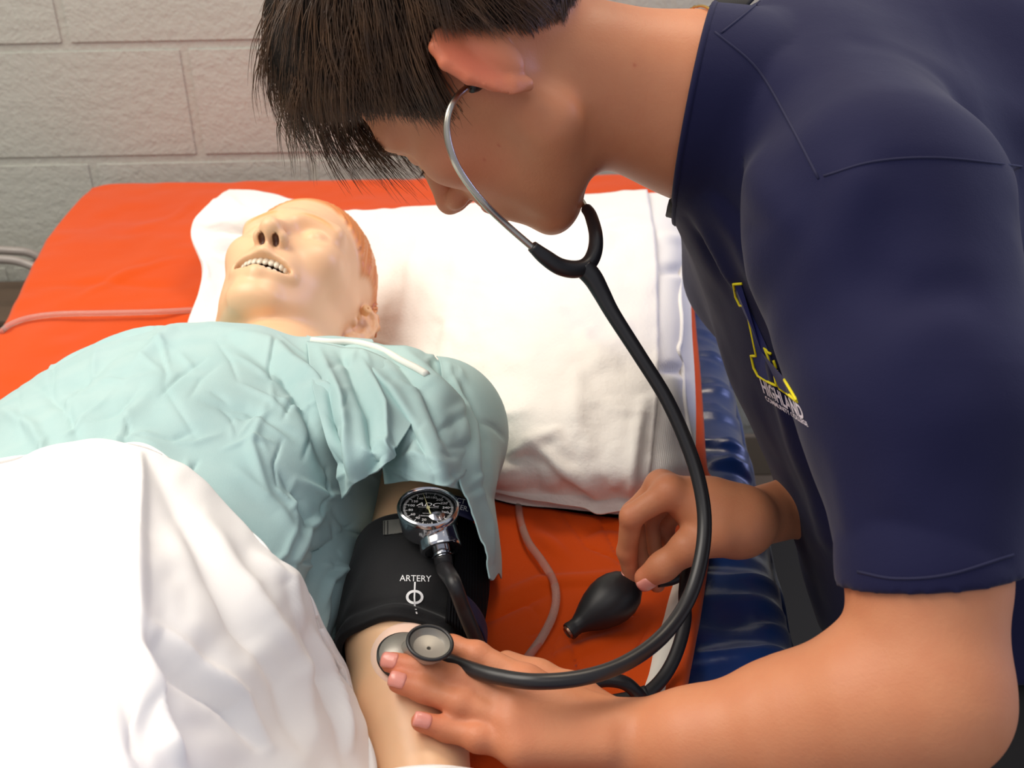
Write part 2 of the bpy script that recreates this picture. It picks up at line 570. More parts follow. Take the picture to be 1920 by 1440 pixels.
# ------------------------------------------------------------------ bed: wooden frame, blue nylon mattress
BX0, BX1, BY0, BY1, MZ = -0.665, 0.228, 0.02, 1.79, 0.686
M_wood = mat('pale_wood', lin(196, 168, 118), 0.5, noise_col=(14, 0.5, lin(178, 148, 98)), bump=[('wavey', 30, 0.08, 0.002)])
M_nylon = mat('blue_nylon', lin(8, 44, 100), 0.24, bump=[('noise', 35, 0.25, 0.004), ('wavex', 900, 0.05, 0.0005)], spec=0.6, sheen=0.2)
bed = empty('bed', ((BX0 + BX1) / 2, (BY0 + BY1) / 2, 0.0), 'bed with pale wooden side rail and shiny blue nylon mattress under the orange quilt', 'bed')
def bpart(name, size, loc, m, b=0.006):
    o = bm_obj(name, bevel_box(size, b), m); o.location = loc
    return keep(o, bed)
ym, yl = (BY0 + BY1) / 2, BY1 - BY0
bpart('side_rail', (0.03, yl + 0.04, 0.16), (BX0 - 0.016, ym, 0.555), M_wood)
bpart('side_rail', (0.03, yl + 0.04, 0.12), (BX1 - 0.03, ym, 0.50), M_wood)
bpart('end_rail', (BX1 - BX0, 0.03, 0.14), ((BX0 + BX1) / 2, BY1 + 0.016, 0.53), M_wood)
bpart('end_rail', (BX1 - BX0, 0.03, 0.14), ((BX0 + BX1) / 2, BY0 - 0.016, 0.53), M_wood)
bpart('base_board', (BX1 - BX0 - 0.03, yl, 0.02), ((BX0 + BX1) / 2, ym, 0.535), M_wood)
for sx in (BX0 + 0.03, BX1 - 0.05):
    for sy in (BY0 + 0.06, BY1 - 0.06):
        bpart('leg', (0.06, 0.06, 0.54), (sx, sy, 0.27), M_wood)
# mattress: rounded slab whose right margin shows transverse puckers
nx, ny = 60, 320
xs = np.concatenate([np.linspace(BX0, 0.05, 14), np.linspace(0.055, BX1, nx)])
ys = np.linspace(BY0, BY1, ny)
X, Y = np.meshgrid(xs, ys, indexing='ij')
Q2 = np.stack([X, Y], -1)
edge = np.minimum(np.minimum(X - BX0, BX1 - X), np.minimum(Y - BY0, BY1 - Y))
rr = 0.035
Zt = MZ - rr + np.sqrt(np.maximum(rr ** 2 - np.maximum(rr - edge, 0) ** 2, 0))
fade = np.clip((X - 0.08) / 0.06, 0, 1)
pk = np.zeros_like(X)
r_ = np.random.default_rng(3)
for i in range(42):
    y0 = 0.3 + i * 0.034 + r_.uniform(-0.012, 0.012)
    sl = r_.uniform(-0.35, 0.25); bend = r_.uniform(-2.5, 2.5)
    yy = Y - (y0 + sl * (X - 0.16) + bend * (X - 0.17) ** 2)
    pk += r_.uniform(0.3, 1.0) * np.exp(-np.abs(yy / 0.0065) ** 1.4) * (0.4 + 0.6 * noise2(Q2, 18, i)) * 0.026
pk += noise2(Q2, 22, 4) * 0.008
Zt = Zt + pk * fade
Zb = np.full_like(Zt, 0.548)
skew = lambda x, y: x + (y - 0.60) * 0.075 * np.clip((x + 0.1) / 0.33, 0, 1)
X = skew(X, Y)
# side wall down to the base
top = np.stack([X, Y, Zt], -1); bot = np.stack([X, Y, Zb], -1)
U, W = X.shape
vs = np.vstack([top.reshape(-1, 3), bot.reshape(-1, 3)])
q = grid_quads(U, W).tolist(); n0 = U * W
qs = [tuple(a[::-1]) for a in q] + [tuple(np.array(a) + n0) for a in q]
ring = [i * W for i in range(U)] + [(U - 1) * W + j for j in range(1, W)] + [i * W + W - 1 for i in range(U - 2, -1, -1)] + [j for j in range(W - 2, 0, -1)]
for a, b in zip(ring, ring[1:] + ring[:1]): qs.append((a, b, b + n0, a + n0))
mt = keep(mesh_obj('mattress', vs, qs, M_nylon), bed)
pp = [V(float(skew(np.array(BX1), y)) + 0.001, y, MZ - 0.036 + 0.004 * math.sin(y * 60)) for y in np.linspace(BY0 + 0.03, BY1 - 0.03, 40)]
link_p = tube('piping', pp, 0.004, M_nylon, None, 8, 3); keep(link_p, bed)

# ------------------------------------------------------------------ orange quilt
M_orange = mat('orange_cotton', lin(208, 74, 2), 0.85, sheen=0.15, noise_col=(5, 0.25, lin(197, 62, 1)),
               bump=[('noise', 18, 0.18, 0.006), ('noise', 700, 0.25, 0.0012)], spec=0.15)
M_lining = mat('white_lining', lin(225, 220, 208), 0.85, bump=[('noise', 300, 0.2, 0.001)])
qz = MZ + 0.006
left = [(150, 368), (112, 425), (72, 496), (10, 622), (-70, 770), (-170, 1000), (-300, 1440), (-620, 2500)]
right = [(1296, 331), (1286, 480), (1284, 720), (1293, 960), (1275, 1090), (1236, 1230), (1190, 1440), (1060, 2500)]
rows = []
for (l, r) in zip(left, right):
    A, B = onz(l[0], l[1], qz), onz(r[0], r[1], qz)
    rows.append([A + (B - A) * t for t in (0, 0.05, 0.2, 0.4, 0.6, 0.8, 0.94, 1.0)])
rows[0][0] = onz(176, 357, qz); 
for k in range(1, 8): rows[0][k] = onz(190 + (1296 - 190) * (0, 0.03, 0.18, 0.4, 0.6, 0.8, 0.94, 1.0)[k], 352 - 20 * (0, 0.05, 0.2, 0.4, 0.6, 0.8, 0.94, 1.0)[k] + 0, qz)
G = surf(rows, 44, 40)
Gp, _ = proj(G.reshape(-1, 3)); Gp = Gp.reshape(G.shape[:2] + (2,))
h = noise2(G[..., :2], 9, 2) * 0.006 + noise2(G[..., :2], 28, 5) * 0.0028
for pl, w, a in [([(940, 1130), (1010, 1098), (1100, 1092), (1180, 1080)], 9, 0.005), ([(1180, 1080), (1250, 1010), (1270, 960)], 12, 0.005),
                 ([(1090, 1010), (1130, 990), (1190, 1000)], 9, -0.004), ([(900, 1180), (960, 1150), (1030, 1120)], 8, -0.004),
                 ([(1030, 1250), (1090, 1225), (1180, 1190)], 10, 0.004), ([(1000, 1000), (1060, 1050)], 9, 0.004), ([(1215, 1180), (1160, 1290)], 6, -0.004),
                 ([(150, 560), (240, 520), (340, 490)], 6, 0.004), ([(60, 540), (200, 535), (330, 545)], 7, -0.003), ([(230, 440), (330, 410), (370, 380)], 7, 0.003)]:
    h += ridge(Gp, pl, w, a)
# quilting stitches: wandering dimpled seams
for k, pl in enumerate([[(1050, 960), (1100, 1030), (1150, 1050), (1160, 1060)], [(1120, 960), (1140, 1010), (1165, 1060)], [(1045, 1290), (1035, 1220), (1050, 1190)],
                        [(1090, 1290), (1075, 1230), (1060, 1200)], [(990, 1140), (1010, 1160), (1015, 1190), (995, 1200)], [(1090, 1140), (1130, 1140), (1190, 1160)]]):
    h -= ridge(Gp, pl, 3.5, 0.0016, 1.0, False)
G[..., 2] += h
U, W, _ = G.shape
# hems falling over the left and far edges
drop = []
lf = G[:, 0].copy(); out = np.array((-0.010, 0, 0))
ext = [lf + V(-0.006, 0, -0.006), lf + V(-0.010, 0, -0.02), lf + V(-0.010, 0, -0.05)]
G = np.concatenate([np.stack(ext[::-1], 1), G], 1)
fr = G[0].copy()
extf = [fr + V(0, 0.008, -0.006), fr + V(0, 0.013, -0.02), fr + V(0, 0.014, -0.07)]
G = np.concatenate([np.stack(extf[::-1], 0), G], 0)
quilt = quads_obj('quilt', G.reshape(-1, 3), grid_quads(*G.shape[:2])[:, ::-1], M_orange)
add_solid(quilt, 0.005, -1)
tag(quilt, 'bright orange stitched quilt spread over the bed under the pillow', 'quilt')
# stitches: short thread dashes along the seams, one joined piece
def stitches(polys, step=0.006):
    bvh = BVHTree.FromPolygons([tuple(v) for v in G.reshape(-1, 3)], [tuple(f) for f in grid_quads(*G.shape[:2])])
    bm = bmesh.new()
    for pl in polys:
        P = catmull([onz(x, y, qz) for x, y in pl], 40)
        L = np.r_[0, np.cumsum(np.linalg.norm(np.diff(P, axis=0), axis=1))]
        for s in np.arange(0, L[-1], step):
            a = np.array([np.interp(s, L, P[:, i]) for i in range(3)]); b = np.array([np.interp(s + step * 0.55, L, P[:, i]) for i in range(3)])
            for p in (a, b):
                hit = bvh.ray_cast(Vector((p[0], p[1], 1.0)), Vector((0, 0, -1)))
                if hit[0] is not None: p[2] = hit[0].z + 0.0004
            d = b - a; d /= np.linalg.norm(d) + 1e-9; sd = np.cross(d, V(0, 0, 1)) * 0.0005
            vs = [bm.verts.new(x) for x in (a - sd, a + sd, (a + b) / 2 + sd * 1.3 + V(0, 0, 0.0006), b + sd, b - sd, (a + b) / 2 - sd * 1.3 + V(0, 0, 0.0006))]
            bm.faces.new((vs[0], vs[1], vs[2], vs[5])); bm.faces.new((vs[5], vs[2], vs[3], vs[4]))
    return bm
o = bm_obj('stitching', stitches([[(1050, 960), (1100, 1030), (1150, 1050), (1162, 1064)], [(1120, 960), (1140, 1010), (1167, 1062)], [(1045, 1290), (1035, 1220), (1050, 1190)],
    [(1092, 1290), (1076, 1230), (1060, 1200)], [(990, 1140), (1010, 1160), (1015, 1190), (995, 1200)], [(1080, 1140), (1130, 1140), (1190, 1160)], [(1248, 1060), (1215, 1160), (1170, 1290)]]),
    mat('orange_thread', lin(240, 110, 40), 0.7), quilt)
o['kind'] = 'stuff'
# turned-back right hem: white lining roll, orange underside beyond it
lin_l = [(1297, 960), (1284, 1045), (1262, 1130), (1232, 1220), (1210, 1310), (1185, 1440)]
lin_r = [(1304, 960), (1310, 1045), (1298, 1130), (1274, 1230), (1256, 1310), (1240, 1440)]
rows = []
for l, r in zip(lin_l, lin_r):
    A, B = onz(l[0] - 6, l[1], qz), onz(r[0], r[1], qz - 0.002)
    rows.append([A + V(0, 0, -0.002), A + (B - A) * 0.25 + V(0, 0, 0.006), A + (B - A) * 0.6 + V(0, 0, 0.007), A + (B - A) * 0.9 + V(0, 0, 0.002), B + V(0.002, 0, -0.004)])
g = surf(rows, 14, 6); g[..., 2] += noise2(g[..., :2], 60, 8) * 0.004
lo = quads_obj('lining', g.reshape(-1, 3), grid_quads(*g.shape[:2])[:, ::-1], M_lining, quilt); add_solid(lo, 0.003, -1)
hem_l = [(1250, 350), (1255, 520), (1266, 720), (1285, 900), (1280, 1040), (1262, 1150), (1235, 1310), (1215, 1440)]
hem_r = [(1290, 350), (1292, 520), (1308, 720), (1318, 880), (1334, 930), (1312, 1120), (1276, 1318), (1262, 1440)]
rows = []
for l, r in zip(hem_l, hem_r):
    A, B = onz(l[0], l[1], MZ + 0.001), onz(r[0], r[1], MZ)
    rows.append([A, A + (B - A) * 0.4 + V(0, 0, 0.005), A + (B - A) * 0.85 + V(0, 0, 0.007), B + V(0, 0, 0.001)])
g = surf(rows, 14, 6); g[..., 2] += noise2(g[..., :2], 50, 9) * 0.003 + 0.004
ho = quads_obj('hem', g.reshape(-1, 3), grid_quads(*g.shape[:2])[:, ::-1], M_orange, quilt); add_solid(ho, 0.004, -1)

# ------------------------------------------------------------------ pillow in its paper-like case
M_pcase = mat('white_pillowcase', lin(240, 236, 230), 0.75, bump=[('noise', 30, 0.2, 0.004), ('noise', 260, 0.35, 0.0016)], spec=0.25, sheen=0.1)
M_ptick = mat('white_ticking', lin(236, 233, 228), 0.8, bump=[('wavex', 150, 0.14, 0.0015), ('wavey', 110, 0.14, 0.0015), ('noise', 500, 0.2, 0.001)], spec=0.2)
pg = [
    [(430, 358, .760), (500, 366, .770), (640, 398, .775), (790, 394, .785), (1000, 376, .790), (1213, 362, .785), (1278, 365, .775)],
    [(378, 398, .790), (470, 400, .790), (630, 425, .770), (790, 425, .808), (1000, 415, .820), (1222, 408, .812), (1304, 440, .775)],
    [(358, 440, .775), (440, 445, .765), (600, 470, .735), (790, 490, .800), (1000, 490, .825), (1230, 490, .815), (1296, 520, .775)],
    [(378, 500, .750), (450, 505, .730), (590, 530, .712), (790, 570, .780), (1000, 580, .815), (1233, 590, .805), (1297, 610, .765)],
    [(372, 550, .735), (450, 570, .715), (600, 600, .705), (800, 660, .760), (1000, 680, .800), (1232, 700, .790), (1303, 710, .750)],
    [(352, 610, .715), (460, 640, .705), (640, 690, .702), (830, 760, .745), (1010, 790, .775), (1226, 800, .770), (1305, 800, .735)],
    [(350, 650, .706), (480, 700, .705), (690, 790, .705), (880, 868, .730), (1040, 878, .746), (1218, 885, .750), (1302, 868, .730)],
    [(360, 690, .700), (510, 760, .700), (730, 850, .700), (930, 914, .712), (1080, 925, .716), (1205, 930, .716), (1292, 908, .712)],
]
PG = [[onz(*c) for c in r] for r in pg]
Gt = surf(PG, 22, 24)
U, W, _ = Gt.shape
Gq, _ = proj(Gt.reshape(-1, 3)); Gq = Gq.reshape(U, W, 2)
Nn = -grid_normals(Gt)
if Nn[..., 2].mean() < 0: Nn = -Nn
JC = 24 * 5                                          # column where the case ends
ed = np.minimum(np.minimum(np.arange(U), U - 1 - np.arange(U))[:, None] / 8.0, np.minimum(np.arange(W), W - 1 - np.arange(W))[None] / 8.0).clip(0, 1)
# body of the pillow with tufted seam along its right edge
hb = noise2(Gq, 1 / 60, 3) * 0.006
for pl, w, a in [([(1215, 500), (1260, 505), (1290, 510)], 9, -0.008), ([(1225, 690), (1262, 690), (1290, 700)], 9, -0.009), ([(1220, 440), (1285, 450)], 10, 0.005)]:
    hb += ridge(Gq, pl, w, a)
Gb = Gt + Nn * (hb * ed)[..., None]
bottom = Gt.copy(); bottom[..., 2] = np.minimum(np.where(ed < 1, Gt[..., 2] * (1 - ed) + (MZ + 0.0135) * ed, MZ + 0.0135), Gt[..., 2])
vs = np.vstack([Gb.reshape(-1, 3), bottom.reshape(-1, 3)])
gq = grid_quads(U, W)
pillow = quads_obj('pillow', vs, np.vstack([gq[:, ::-1], gq + U * W]), M_ptick)
tag(pillow, 'large white pillow in wrinkled white paper pillowcase under the manikin head', 'pillow')
# case
hc = noise2(Gq, 1 / 45, 6) * 0.006 + noise2(Gq, 1 / 18, 7) * 0.002
for pl, w, a in [([(760, 420), (720, 520), (700, 640)], 16, -0.008), ([(800, 410), (775, 520), (760, 620)], 9, 0.005), ([(870, 400), (850, 560), (830, 700)], 12, 0.004), ([(905, 400), (885, 560), (880, 640)], 6, -0.003),
                 ([(920, 900), (1000, 830), (1040, 815), (1060, 850)], 14, 0.008), ([(1000, 830), (1050, 870), (1130, 925)], 12, 0.010), ([(940, 870), (990, 860), (1010, 915)], 9, -0.008),
                 ([(1200, 760), (1190, 840), (1180, 930)], 10, 0.008), ([(1090, 700), (1080, 780), (1100, 850)], 22, 0.006), ([(900, 770), (950, 780), (1000, 770)], 12, 0.004),
                 ([(1000, 600), (1120, 650), (1200, 720)], 26, 0.004), ([(420, 370), (460, 400), (480, 450)], 9, 0.006), ([(380, 440), (420, 430), (460, 440)], 8, -0.006),
                 ([(390, 480), (430, 500), (450, 540)], 8, 0.006), ([(1100, 425), (1150, 418), (1212, 412)], 7, 0.004), ([(1100, 440), (1212, 428)], 4, -0.003)]:
    hc += ridge(Gq, pl, w, a)
hc += crumple(Gq, 46, (650, 400, 1215, 930), 40, 130, 4, 9, 0.0022, 11) + crumple(Gq, 18, (360, 370, 520, 600), 30, 80, 4, 8, 0.004, 12)
hc = np.maximum(hc + 0.004, 0.0018 + np.maximum(hb, 0))
Gc = (Gt + Nn * hc[..., None])[:, :JC + 1].copy()
# open end of the case stands a little off the pillow, its lower corner overhangs
lowr = Gc[-1].copy()
over = np.stack([lowr + (V(0, -0.012, -0.006)) * t[:, None] for t in [np.clip((np.arange(JC + 1) / JC - 0.55) / 0.3, 0.15, 1)]], 0)
Gc = np.concatenate([Gc, over], 0)
pc = quads_obj('pillowcase', Gc.reshape(-1, 3), grid_quads(*Gc.shape[:2])[:, ::-1], M_pcase, pillow)
add_solid(pc, 0.0015, 1)
pipe_px = [(1296, 455), (1284, 480), (1277, 515), (1275, 560), (1278, 600), (1276, 640), (1272, 660), (1280, 690), (1282, 740), (1288, 790), (1296, 840), (1299, 880)]
bvp = BVHTree.FromPolygons([tuple(v) for v in Gb.reshape(-1, 3)], [tuple(f) for f in gq])
pts = []
for x, y in pipe_px:
    d = at(x, y, 1.0) - CAM; hit = bvp.ray_cast(Vector(CAM), Vector(d / np.linalg.norm(d)))
    if hit[0] is not None: pts.append(np.array(hit[0]) + V(0, 0, 0.001))
tube('piping', pts, 0.0028, M_ptick, pillow, 8, 6)
# ------------------------------------------------------------------ head shapes (local: x forward, y to its left, z up, origin between the ears)
def head_prims(lean=0.0, open_mouth=False, ear_w=(0.45, 0.89, 0), ear_scale=1.0, closed=False, ear_x=-0.010):
    P = []
    P.append(EL((-0.005, 0, 0.048), (0.097, 0.077, 0.088), 0.01))
    P.append(EL((0.042, 0, -0.02), (0.055, 0.060 - lean, 0.075), 0.03))
    P.append(EL((0.035, 0, -0.058), (0.045, 0.042, 0.032), 0.03))
    for s in (1, -1):
        P.append(RC((-0.002, s * 0.056, -0.004), (0.004, s * 0.0505, -0.056), 0.014, 0.013, 0.03))
        P.append(RC((0.004, s * 0.0505, -0.056), (0.074, s * 0.016, -0.089), 0.0135, 0.012, 0.025))
        P.append(EL((0.062, s * 0.043, -0.004), (0.022, 0.02, 0.018), 0.025))
        P.append(RC((0.089, s * 0.012, 0.037), (0.074, s * 0.049, 0.038), 0.010, 0.009, 0.02))
    P.append(EL((0.082, 0, -0.089), (0.015, 0.02, 0.014), 0.016))
    P.append(EL((0.087, 0, -0.05), (0.015, 0.028, 0.024), 0.02))
    for s in (1, -1):
        P.append(EL((0.1 + 0.004 * open_mouth, s * 0.033, 0.017), (0.018, 0.019, 0.012), 0.014, sub=True))
        P.append(EL((0.077, s * 0.032, 0.016), (0.0138, 0.0145, 0.0128), 0.004))
    # nose
    P.append(RC((0.091, 0, 0.022), (0.1165, 0, -0.013), 0.0075, 0.0095, 0.012))
    P.append(EL((0.118, 0, -0.017), (0.0105, 0.011, 0.0095), 0.006))
    for s in (1, -1):
        P.append(EL((0.106, s * 0.0125, -0.021), (0.011, 0.0075, 0.0085), 0.006))
    P.append(RC((0.116, 0, -0.0245), (0.100, 0, -0.030), 0.004, 0.005, 0.005))
    for s in (1, -1):
        big = 1.25 if open_mouth else 1.0
        P.append(EL((0.1105, s * 0.0078, -0.0295), (0.0062 * big, 0.0036 * big, 0.0065 * big), 0.002, sub=True))
    # mouth
    if open_mouth:
        for s in (1, -1):
            P.append(RC((0.104, 0, -0.0425), (0.083, s * 0.031, -0.0545), 0.0055, 0.0035, 0.009))
            P.append(RC((0.097, 0, -0.0690), (0.083, s * 0.030, -0.0575), 0.0065, 0.0035, 0.009))
        P.append(EL((0.090, 0, -0.0558), (0.032, 0.0315, 0.0092), 0.003, sub=True))
        P.append(EL((0.070, 0, -0.0555), (0.027, 0.027, 0.014), 0.002, sub=True))
    else:
        for s in (1, -1):
            P.append(RC((0.1035, 0, -0.044), (0.090, s * 0.021, -0.0495), 0.0058, 0.003, 0.006))
            P.append(RC((0.102, 0, -0.0565), (0.090, s * 0.020, -0.052), 0.0065, 0.003, 0.006))
        P.append(EL((0.105, 0, -0.0505), (0.016, 0.023, 0.0011), 0.002, sub=True))
        if not closed:
            for s in (1, -1):
                P.append(EL((0.0905, s * 0.032, 0.0105), (0.006, 0.0125, 0.0017), 0.002, sub=True))
    # ears
    for s in (1, -1):
        w = np.array((ear_w[0], s * ear_w[1], 0.0)); w /= np.linalg.norm(w)
        u = np.array((-0.10, 0, 0.995)); u -= w * (u @ w); u /= np.linalg.norm(u)
        n = np.array((w[1] * s, -w[0] * s, 0.0)) if True else None
        n = np.cross(u, w) * s
        if n[0] * 1.0 + n[1] * s * 0.0 < 0: n = -n
        e0 = np.array((ear_x, s * 0.066, -0.002))
        q = lambda a, b, c=0.0: e0 + ear_scale * (u * a + w * b + n * c)
        hel = [(0.004, 0.012, 0.003), (0.014, 0.008, 0.003), (0.026, 0.011, 0.002), (0.033, 0.020, 0.001), (0.031, 0.030, 0.001), (0.020, 0.036, 0.0015),
               (0.003, 0.0355, 0.001), (-0.012, 0.029, 0.0), (-0.022, 0.021, -0.001)]
        rad = [0.002, 0.003, 0.0034, 0.0036, 0.0037, 0.0036, 0.0034, 0.0032, 0.0036]
        P += CH([q(*h) for h in hel], [r * ear_scale for r in rad], 0.003)
        P.append(RC(q(-0.022, 0.019, -0.001), q(-0.030, 0.010, 0.0), 0.0046, 0.0046, 0.004))
        R = np.stack([u, w, n], 1)
        P.append(EL(q(0.003, 0.018, -0.0025), (0.034 * ear_scale, 0.0195 * ear_scale, 0.0030), 0.004, R))
        P.append(EL(q(0.0, 0.006, -0.006), (0.022 * ear_scale, 0.012 * ear_scale, 0.006), 0.006, R))
        P += CH([q(0.020, 0.022, 0.0), q(0.008, 0.027, 0.001), (q(-0.010, 0.023, 0.001)), q(-0.017, 0.015, 0.002)], [0.0022, 0.0026, 0.0026, 0.002], 0.004)
        P.append(RC(q(-0.006, 0.006, 0.006), q(-0.010, 0.008, 0.005), 0.0035, 0.003, 0.004))
        P.append(EL(q(-0.003, 0.014, 0.001), (0.010, 0.008, 0.005), 0.003, R, sub=True))
    return P
# ------------------------------------------------------------------ the training manikin: one moulded body (head, neck, trunk, arms)
KF, KL, KU = camdir(-0.0284, -0.7261, -0.687), camdir(0.9821, 0.1076, -0.1544), camdir(0.1861, -0.6791, 0.7101)
KR = np.stack([KF, KL, KU], 1)
KT = CAM + RT * -0.2395 + DN * -0.0887 + FW * 1.1725
KS = 0.95
mhead = Group(head_prims(open_mouth=True, ear_w=(-0.80, 0.60, 0), ear_scale=1.0), KR, KT, KS, k=0.012)
def mworld(p): return mhead.world(np.asarray(p, float))
AU, AE = at(806, 890, 0.915), at(756, 1212, 0.772)      # axis of the upper arm
AW = onz(806, 1560, AE[2] - 0.01)
ASH = AU + (AU - AE) * 0.35
NB = V(-0.235, 0.905, 0.79)
mtr = Group([
    RC(mworld((-0.035, 0, -0.02)), NB + V(0, 0.0, -0.012), 0.053, 0.058, 0.02), RC(mworld((-0.01, 0, -0.05)), NB + V(0, -0.01, 0.004), 0.032, 0.045, 0.02),
    RC(NB, V(-0.24, 0.80, 0.775), 0.06, 0.09, 0.05),
    EL((-0.270, 0.66, 0.785), (0.140, 0.24, 0.088), 0.05), EL((-0.285, 0.32, 0.78), (0.120, 0.26, 0.085), 0.05),
    RC((-0.08, 0.83, 0.775), (-0.40, 0.83, 0.775), 0.055, 0.055, 0.05),
    RC((-0.08, 0.83, 0.775), ASH, 0.055, 0.048, 0.03), RC(ASH, AU, 0.047, 0.043, 0.02), RC(AU, AE, 0.0425, 0.0365, 0.02),
    RC(AE, AE + (AW - AE) * 0.35, 0.0365, 0.0375, 0.02), RC(AE + (AW - AE) * 0.35, AW, 0.0375, 0.027, 0.02),
    RC((-0.40, 0.83, 0.775), (-0.46, 0.60, 0.76), 0.050, 0.042, 0.03), RC((-0.46, 0.60, 0.76), (-0.44, 0.34, 0.75), 0.040, 0.030, 0.02),
], k=0.012)
mcore = Group([p for p in mtr.prims[2:6]], k=0.012)
def hair_mask(q):
    """moulded hair: above a hairline round the face, behind the ears"""
    front = 0.078 - 0.35 * np.abs(q[:, 1]) - 6.5 * q[:, 1] ** 2
    ang = q[:, 2] - (0.088 + 0.0)
    line = np.where(q[:, 0] > 0.03, q[:, 2] - (0.094 - 12.0 * q[:, 1] ** 2), 0.0)
    f = q[:, 0] - (0.016 + 0.55 * np.clip(q[:, 2] - 0.02, 0, 0.2))          # hair lies behind this x, rising to the forehead
    side = (0.068 - 11 * np.clip(np.abs(q[:, 1]) - 0.0, 0, 0.08) ** 2)
    m1 = 1 / (1 + np.exp(np.clip((f - 0.030 * (np.abs(q[:, 1]) < 2) * np.clip((q[:, 2] - 0.03) / 0.06, 0, 1)) / 0.0012, -40, 40)))
    m2 = 1 / (1 + np.exp(np.clip(-(q[:, 2] + 0.012 + 0.35 * (q[:, 0] + 0.02)) / 0.003, -40, 40)))
    ear = np.linalg.norm((q - np.array((-0.008, 0, 0)) - np.stack([0 * q[:, 0], np.sign(q[:, 1]) * 0.072, 0 * q[:, 0]], 1)) / np.array((1, 1.2, 1.25)), axis=1)
    m3 = 1 / (1 + np.exp(np.clip(-(ear - 0.041) / 0.0015, -40, 40)))
    return m1 * m2 * m3
def mh_post(q, d):
    near = np.abs(d) < 0.012
    if near.any():
        qq = q[near]; m = hair_mask(qq)
        ph = qq[:, 0] * 1.0 - 0.25 * qq[:, 2] + 0.004 * np.sin(qq[:, 2] * 60 + qq[:, 0] * 50) + 0.002 * np.sin(np.abs(qq[:, 1]) * 90)
        g = (np.sin(ph * 880) * (0.6 + 0.4 * np.sin(ph * 290)) * 0.0019) * np.clip(np.abs(qq[:, 1]) / 0.03, 0.25, 1)
        d = d.copy(); d[near] -= m * (0.0036 + g)
    return d
mhead.post = mh_post
mv, mq = polygonise([mhead, mtr], 0.0021)
mv = relax(mv, mq, 1, 0.4)
q = mhead.local(mv); inh = (np.abs(q).max(1) < 0.2).astype(float)
mc = np.tile(np.array(lin(238, 192, 150)[:3]), (len(mv), 1))
hm = hair_mask(q) * (np.abs(q).max(1) < 0.19)
mc = mixc(mc, lin(216, 128, 60), hm * 0.9)
for s in (1, -1):       # painted brows
    c_ = np.linalg.norm((q - V(0.088, s * 0.030, 0.039) + np.stack([0 * q[:, 0], 0 * q[:, 0], (q[:, 1] - s * 0.03) ** 2 * 14], 1)) / V(3, 3.4, 0.62), axis=1)
    mc = mixc(mc, lin(228, 160, 92), 0.75 * np.clip(1.4 * np.exp(-(c_ / 0.0062) ** 4), 0, 1) * inh)
# dark insides of the nose and mouth
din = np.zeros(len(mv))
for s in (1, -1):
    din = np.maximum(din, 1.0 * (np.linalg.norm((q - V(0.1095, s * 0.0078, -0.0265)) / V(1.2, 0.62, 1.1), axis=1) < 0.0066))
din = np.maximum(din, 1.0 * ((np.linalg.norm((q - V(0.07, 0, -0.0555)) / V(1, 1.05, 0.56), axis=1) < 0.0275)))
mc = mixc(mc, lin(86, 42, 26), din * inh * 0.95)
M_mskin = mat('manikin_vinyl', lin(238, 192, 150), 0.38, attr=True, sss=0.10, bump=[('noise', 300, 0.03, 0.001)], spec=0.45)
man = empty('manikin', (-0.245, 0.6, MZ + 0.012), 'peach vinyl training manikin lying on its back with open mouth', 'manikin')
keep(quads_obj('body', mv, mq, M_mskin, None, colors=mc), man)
# teeth: two arched rows of single teeth
M_tooth = mat('ivory_teeth', lin(226, 214, 192), 0.25, coat=0.3)
def tooth(a, upper):
    x = 0.0785 + 0.0190 * math.cos(a); y = 0.0275 * math.sin(a)
    z = -0.0495 if upper else -0.0635
    w = 0.0036 if abs(a) < 0.7 else 0.0038
    bm = bmesh.new(); bmesh.ops.create_uvsphere(bm, u_segments=10, v_segments=8, radius=1)
    bmesh.ops.scale(bm, vec=(0.0026, w * 1.08, 0.0058), verts=bm.verts)
    R = Matrix.Rotation(a, 4, 'Z'); bmesh.ops.transform(bm, matrix=R, verts=bm.verts)
    for v in bm.verts: v.co = Vector(mworld(np.array(v.co) + V(x, y, z)))
    keep(bm_obj('tooth', bm, M_tooth, None, True), man)
for i in range(12): tooth((i - 5.5) * 0.235, True)
for i in range(10): tooth((i - 4.5) * 0.25, False)
# ear plug with a pin hole, small eye hole
Rk = basis(KR @ V(0.75, 0.65, 0.1), KU)
c = mworld((-0.012, 0.081, 0.014))
keep(lathe('ear_plug', [(0.0001, -0.004), (0.0055, -0.004), (0.0058, 0.003), (0.0048, 0.0042), (0.0012, 0.0043), (0.001, 0.003), (0.0001, 0.003)], c, Rk, mat('ear_plug_vinyl', lin(236, 186, 134), 0.4), seg=20), man)
# round injection pad on the inside of the elbow
bvm = BVHTree.FromPolygons([tuple(v) for v in mv], [tuple(f) for f in mq])
def on_ray(bvh, px, py, lift=0.0):
    d = at(px, py, 1.0) - CAM; d = d / np.linalg.norm(d)
    h = bvh.ray_cast(Vector(CAM), Vector(d))
    return None if h[0] is None else np.array(h[0]) - d * lift
M_pad = mat('pale_pad', lin(250, 212, 190), 0.42, sss=0.1)
rings = []
for k in range(0, 9):
    f = k / 8.0; row = []
    for a in np.linspace(0, 2 * math.pi, 40, endpoint=False):
        x, y = 762 + 70 * f * math.cos(a) - 6 * f * math.sin(a), 1226 + 62 * f * math.sin(a)
        p = on_ray(bvm, x, y, 0.0024 if f < 0.97 else -0.001)
        row.append(p if p is not None else at(x, y, 0.72))
    rings.append(row)
R_ = np.array(rings)
keep(quads_obj('injection_pad', R_.reshape(-1, 3), grid_quads(9, 40, True)[:, ::-1], M_pad), man)
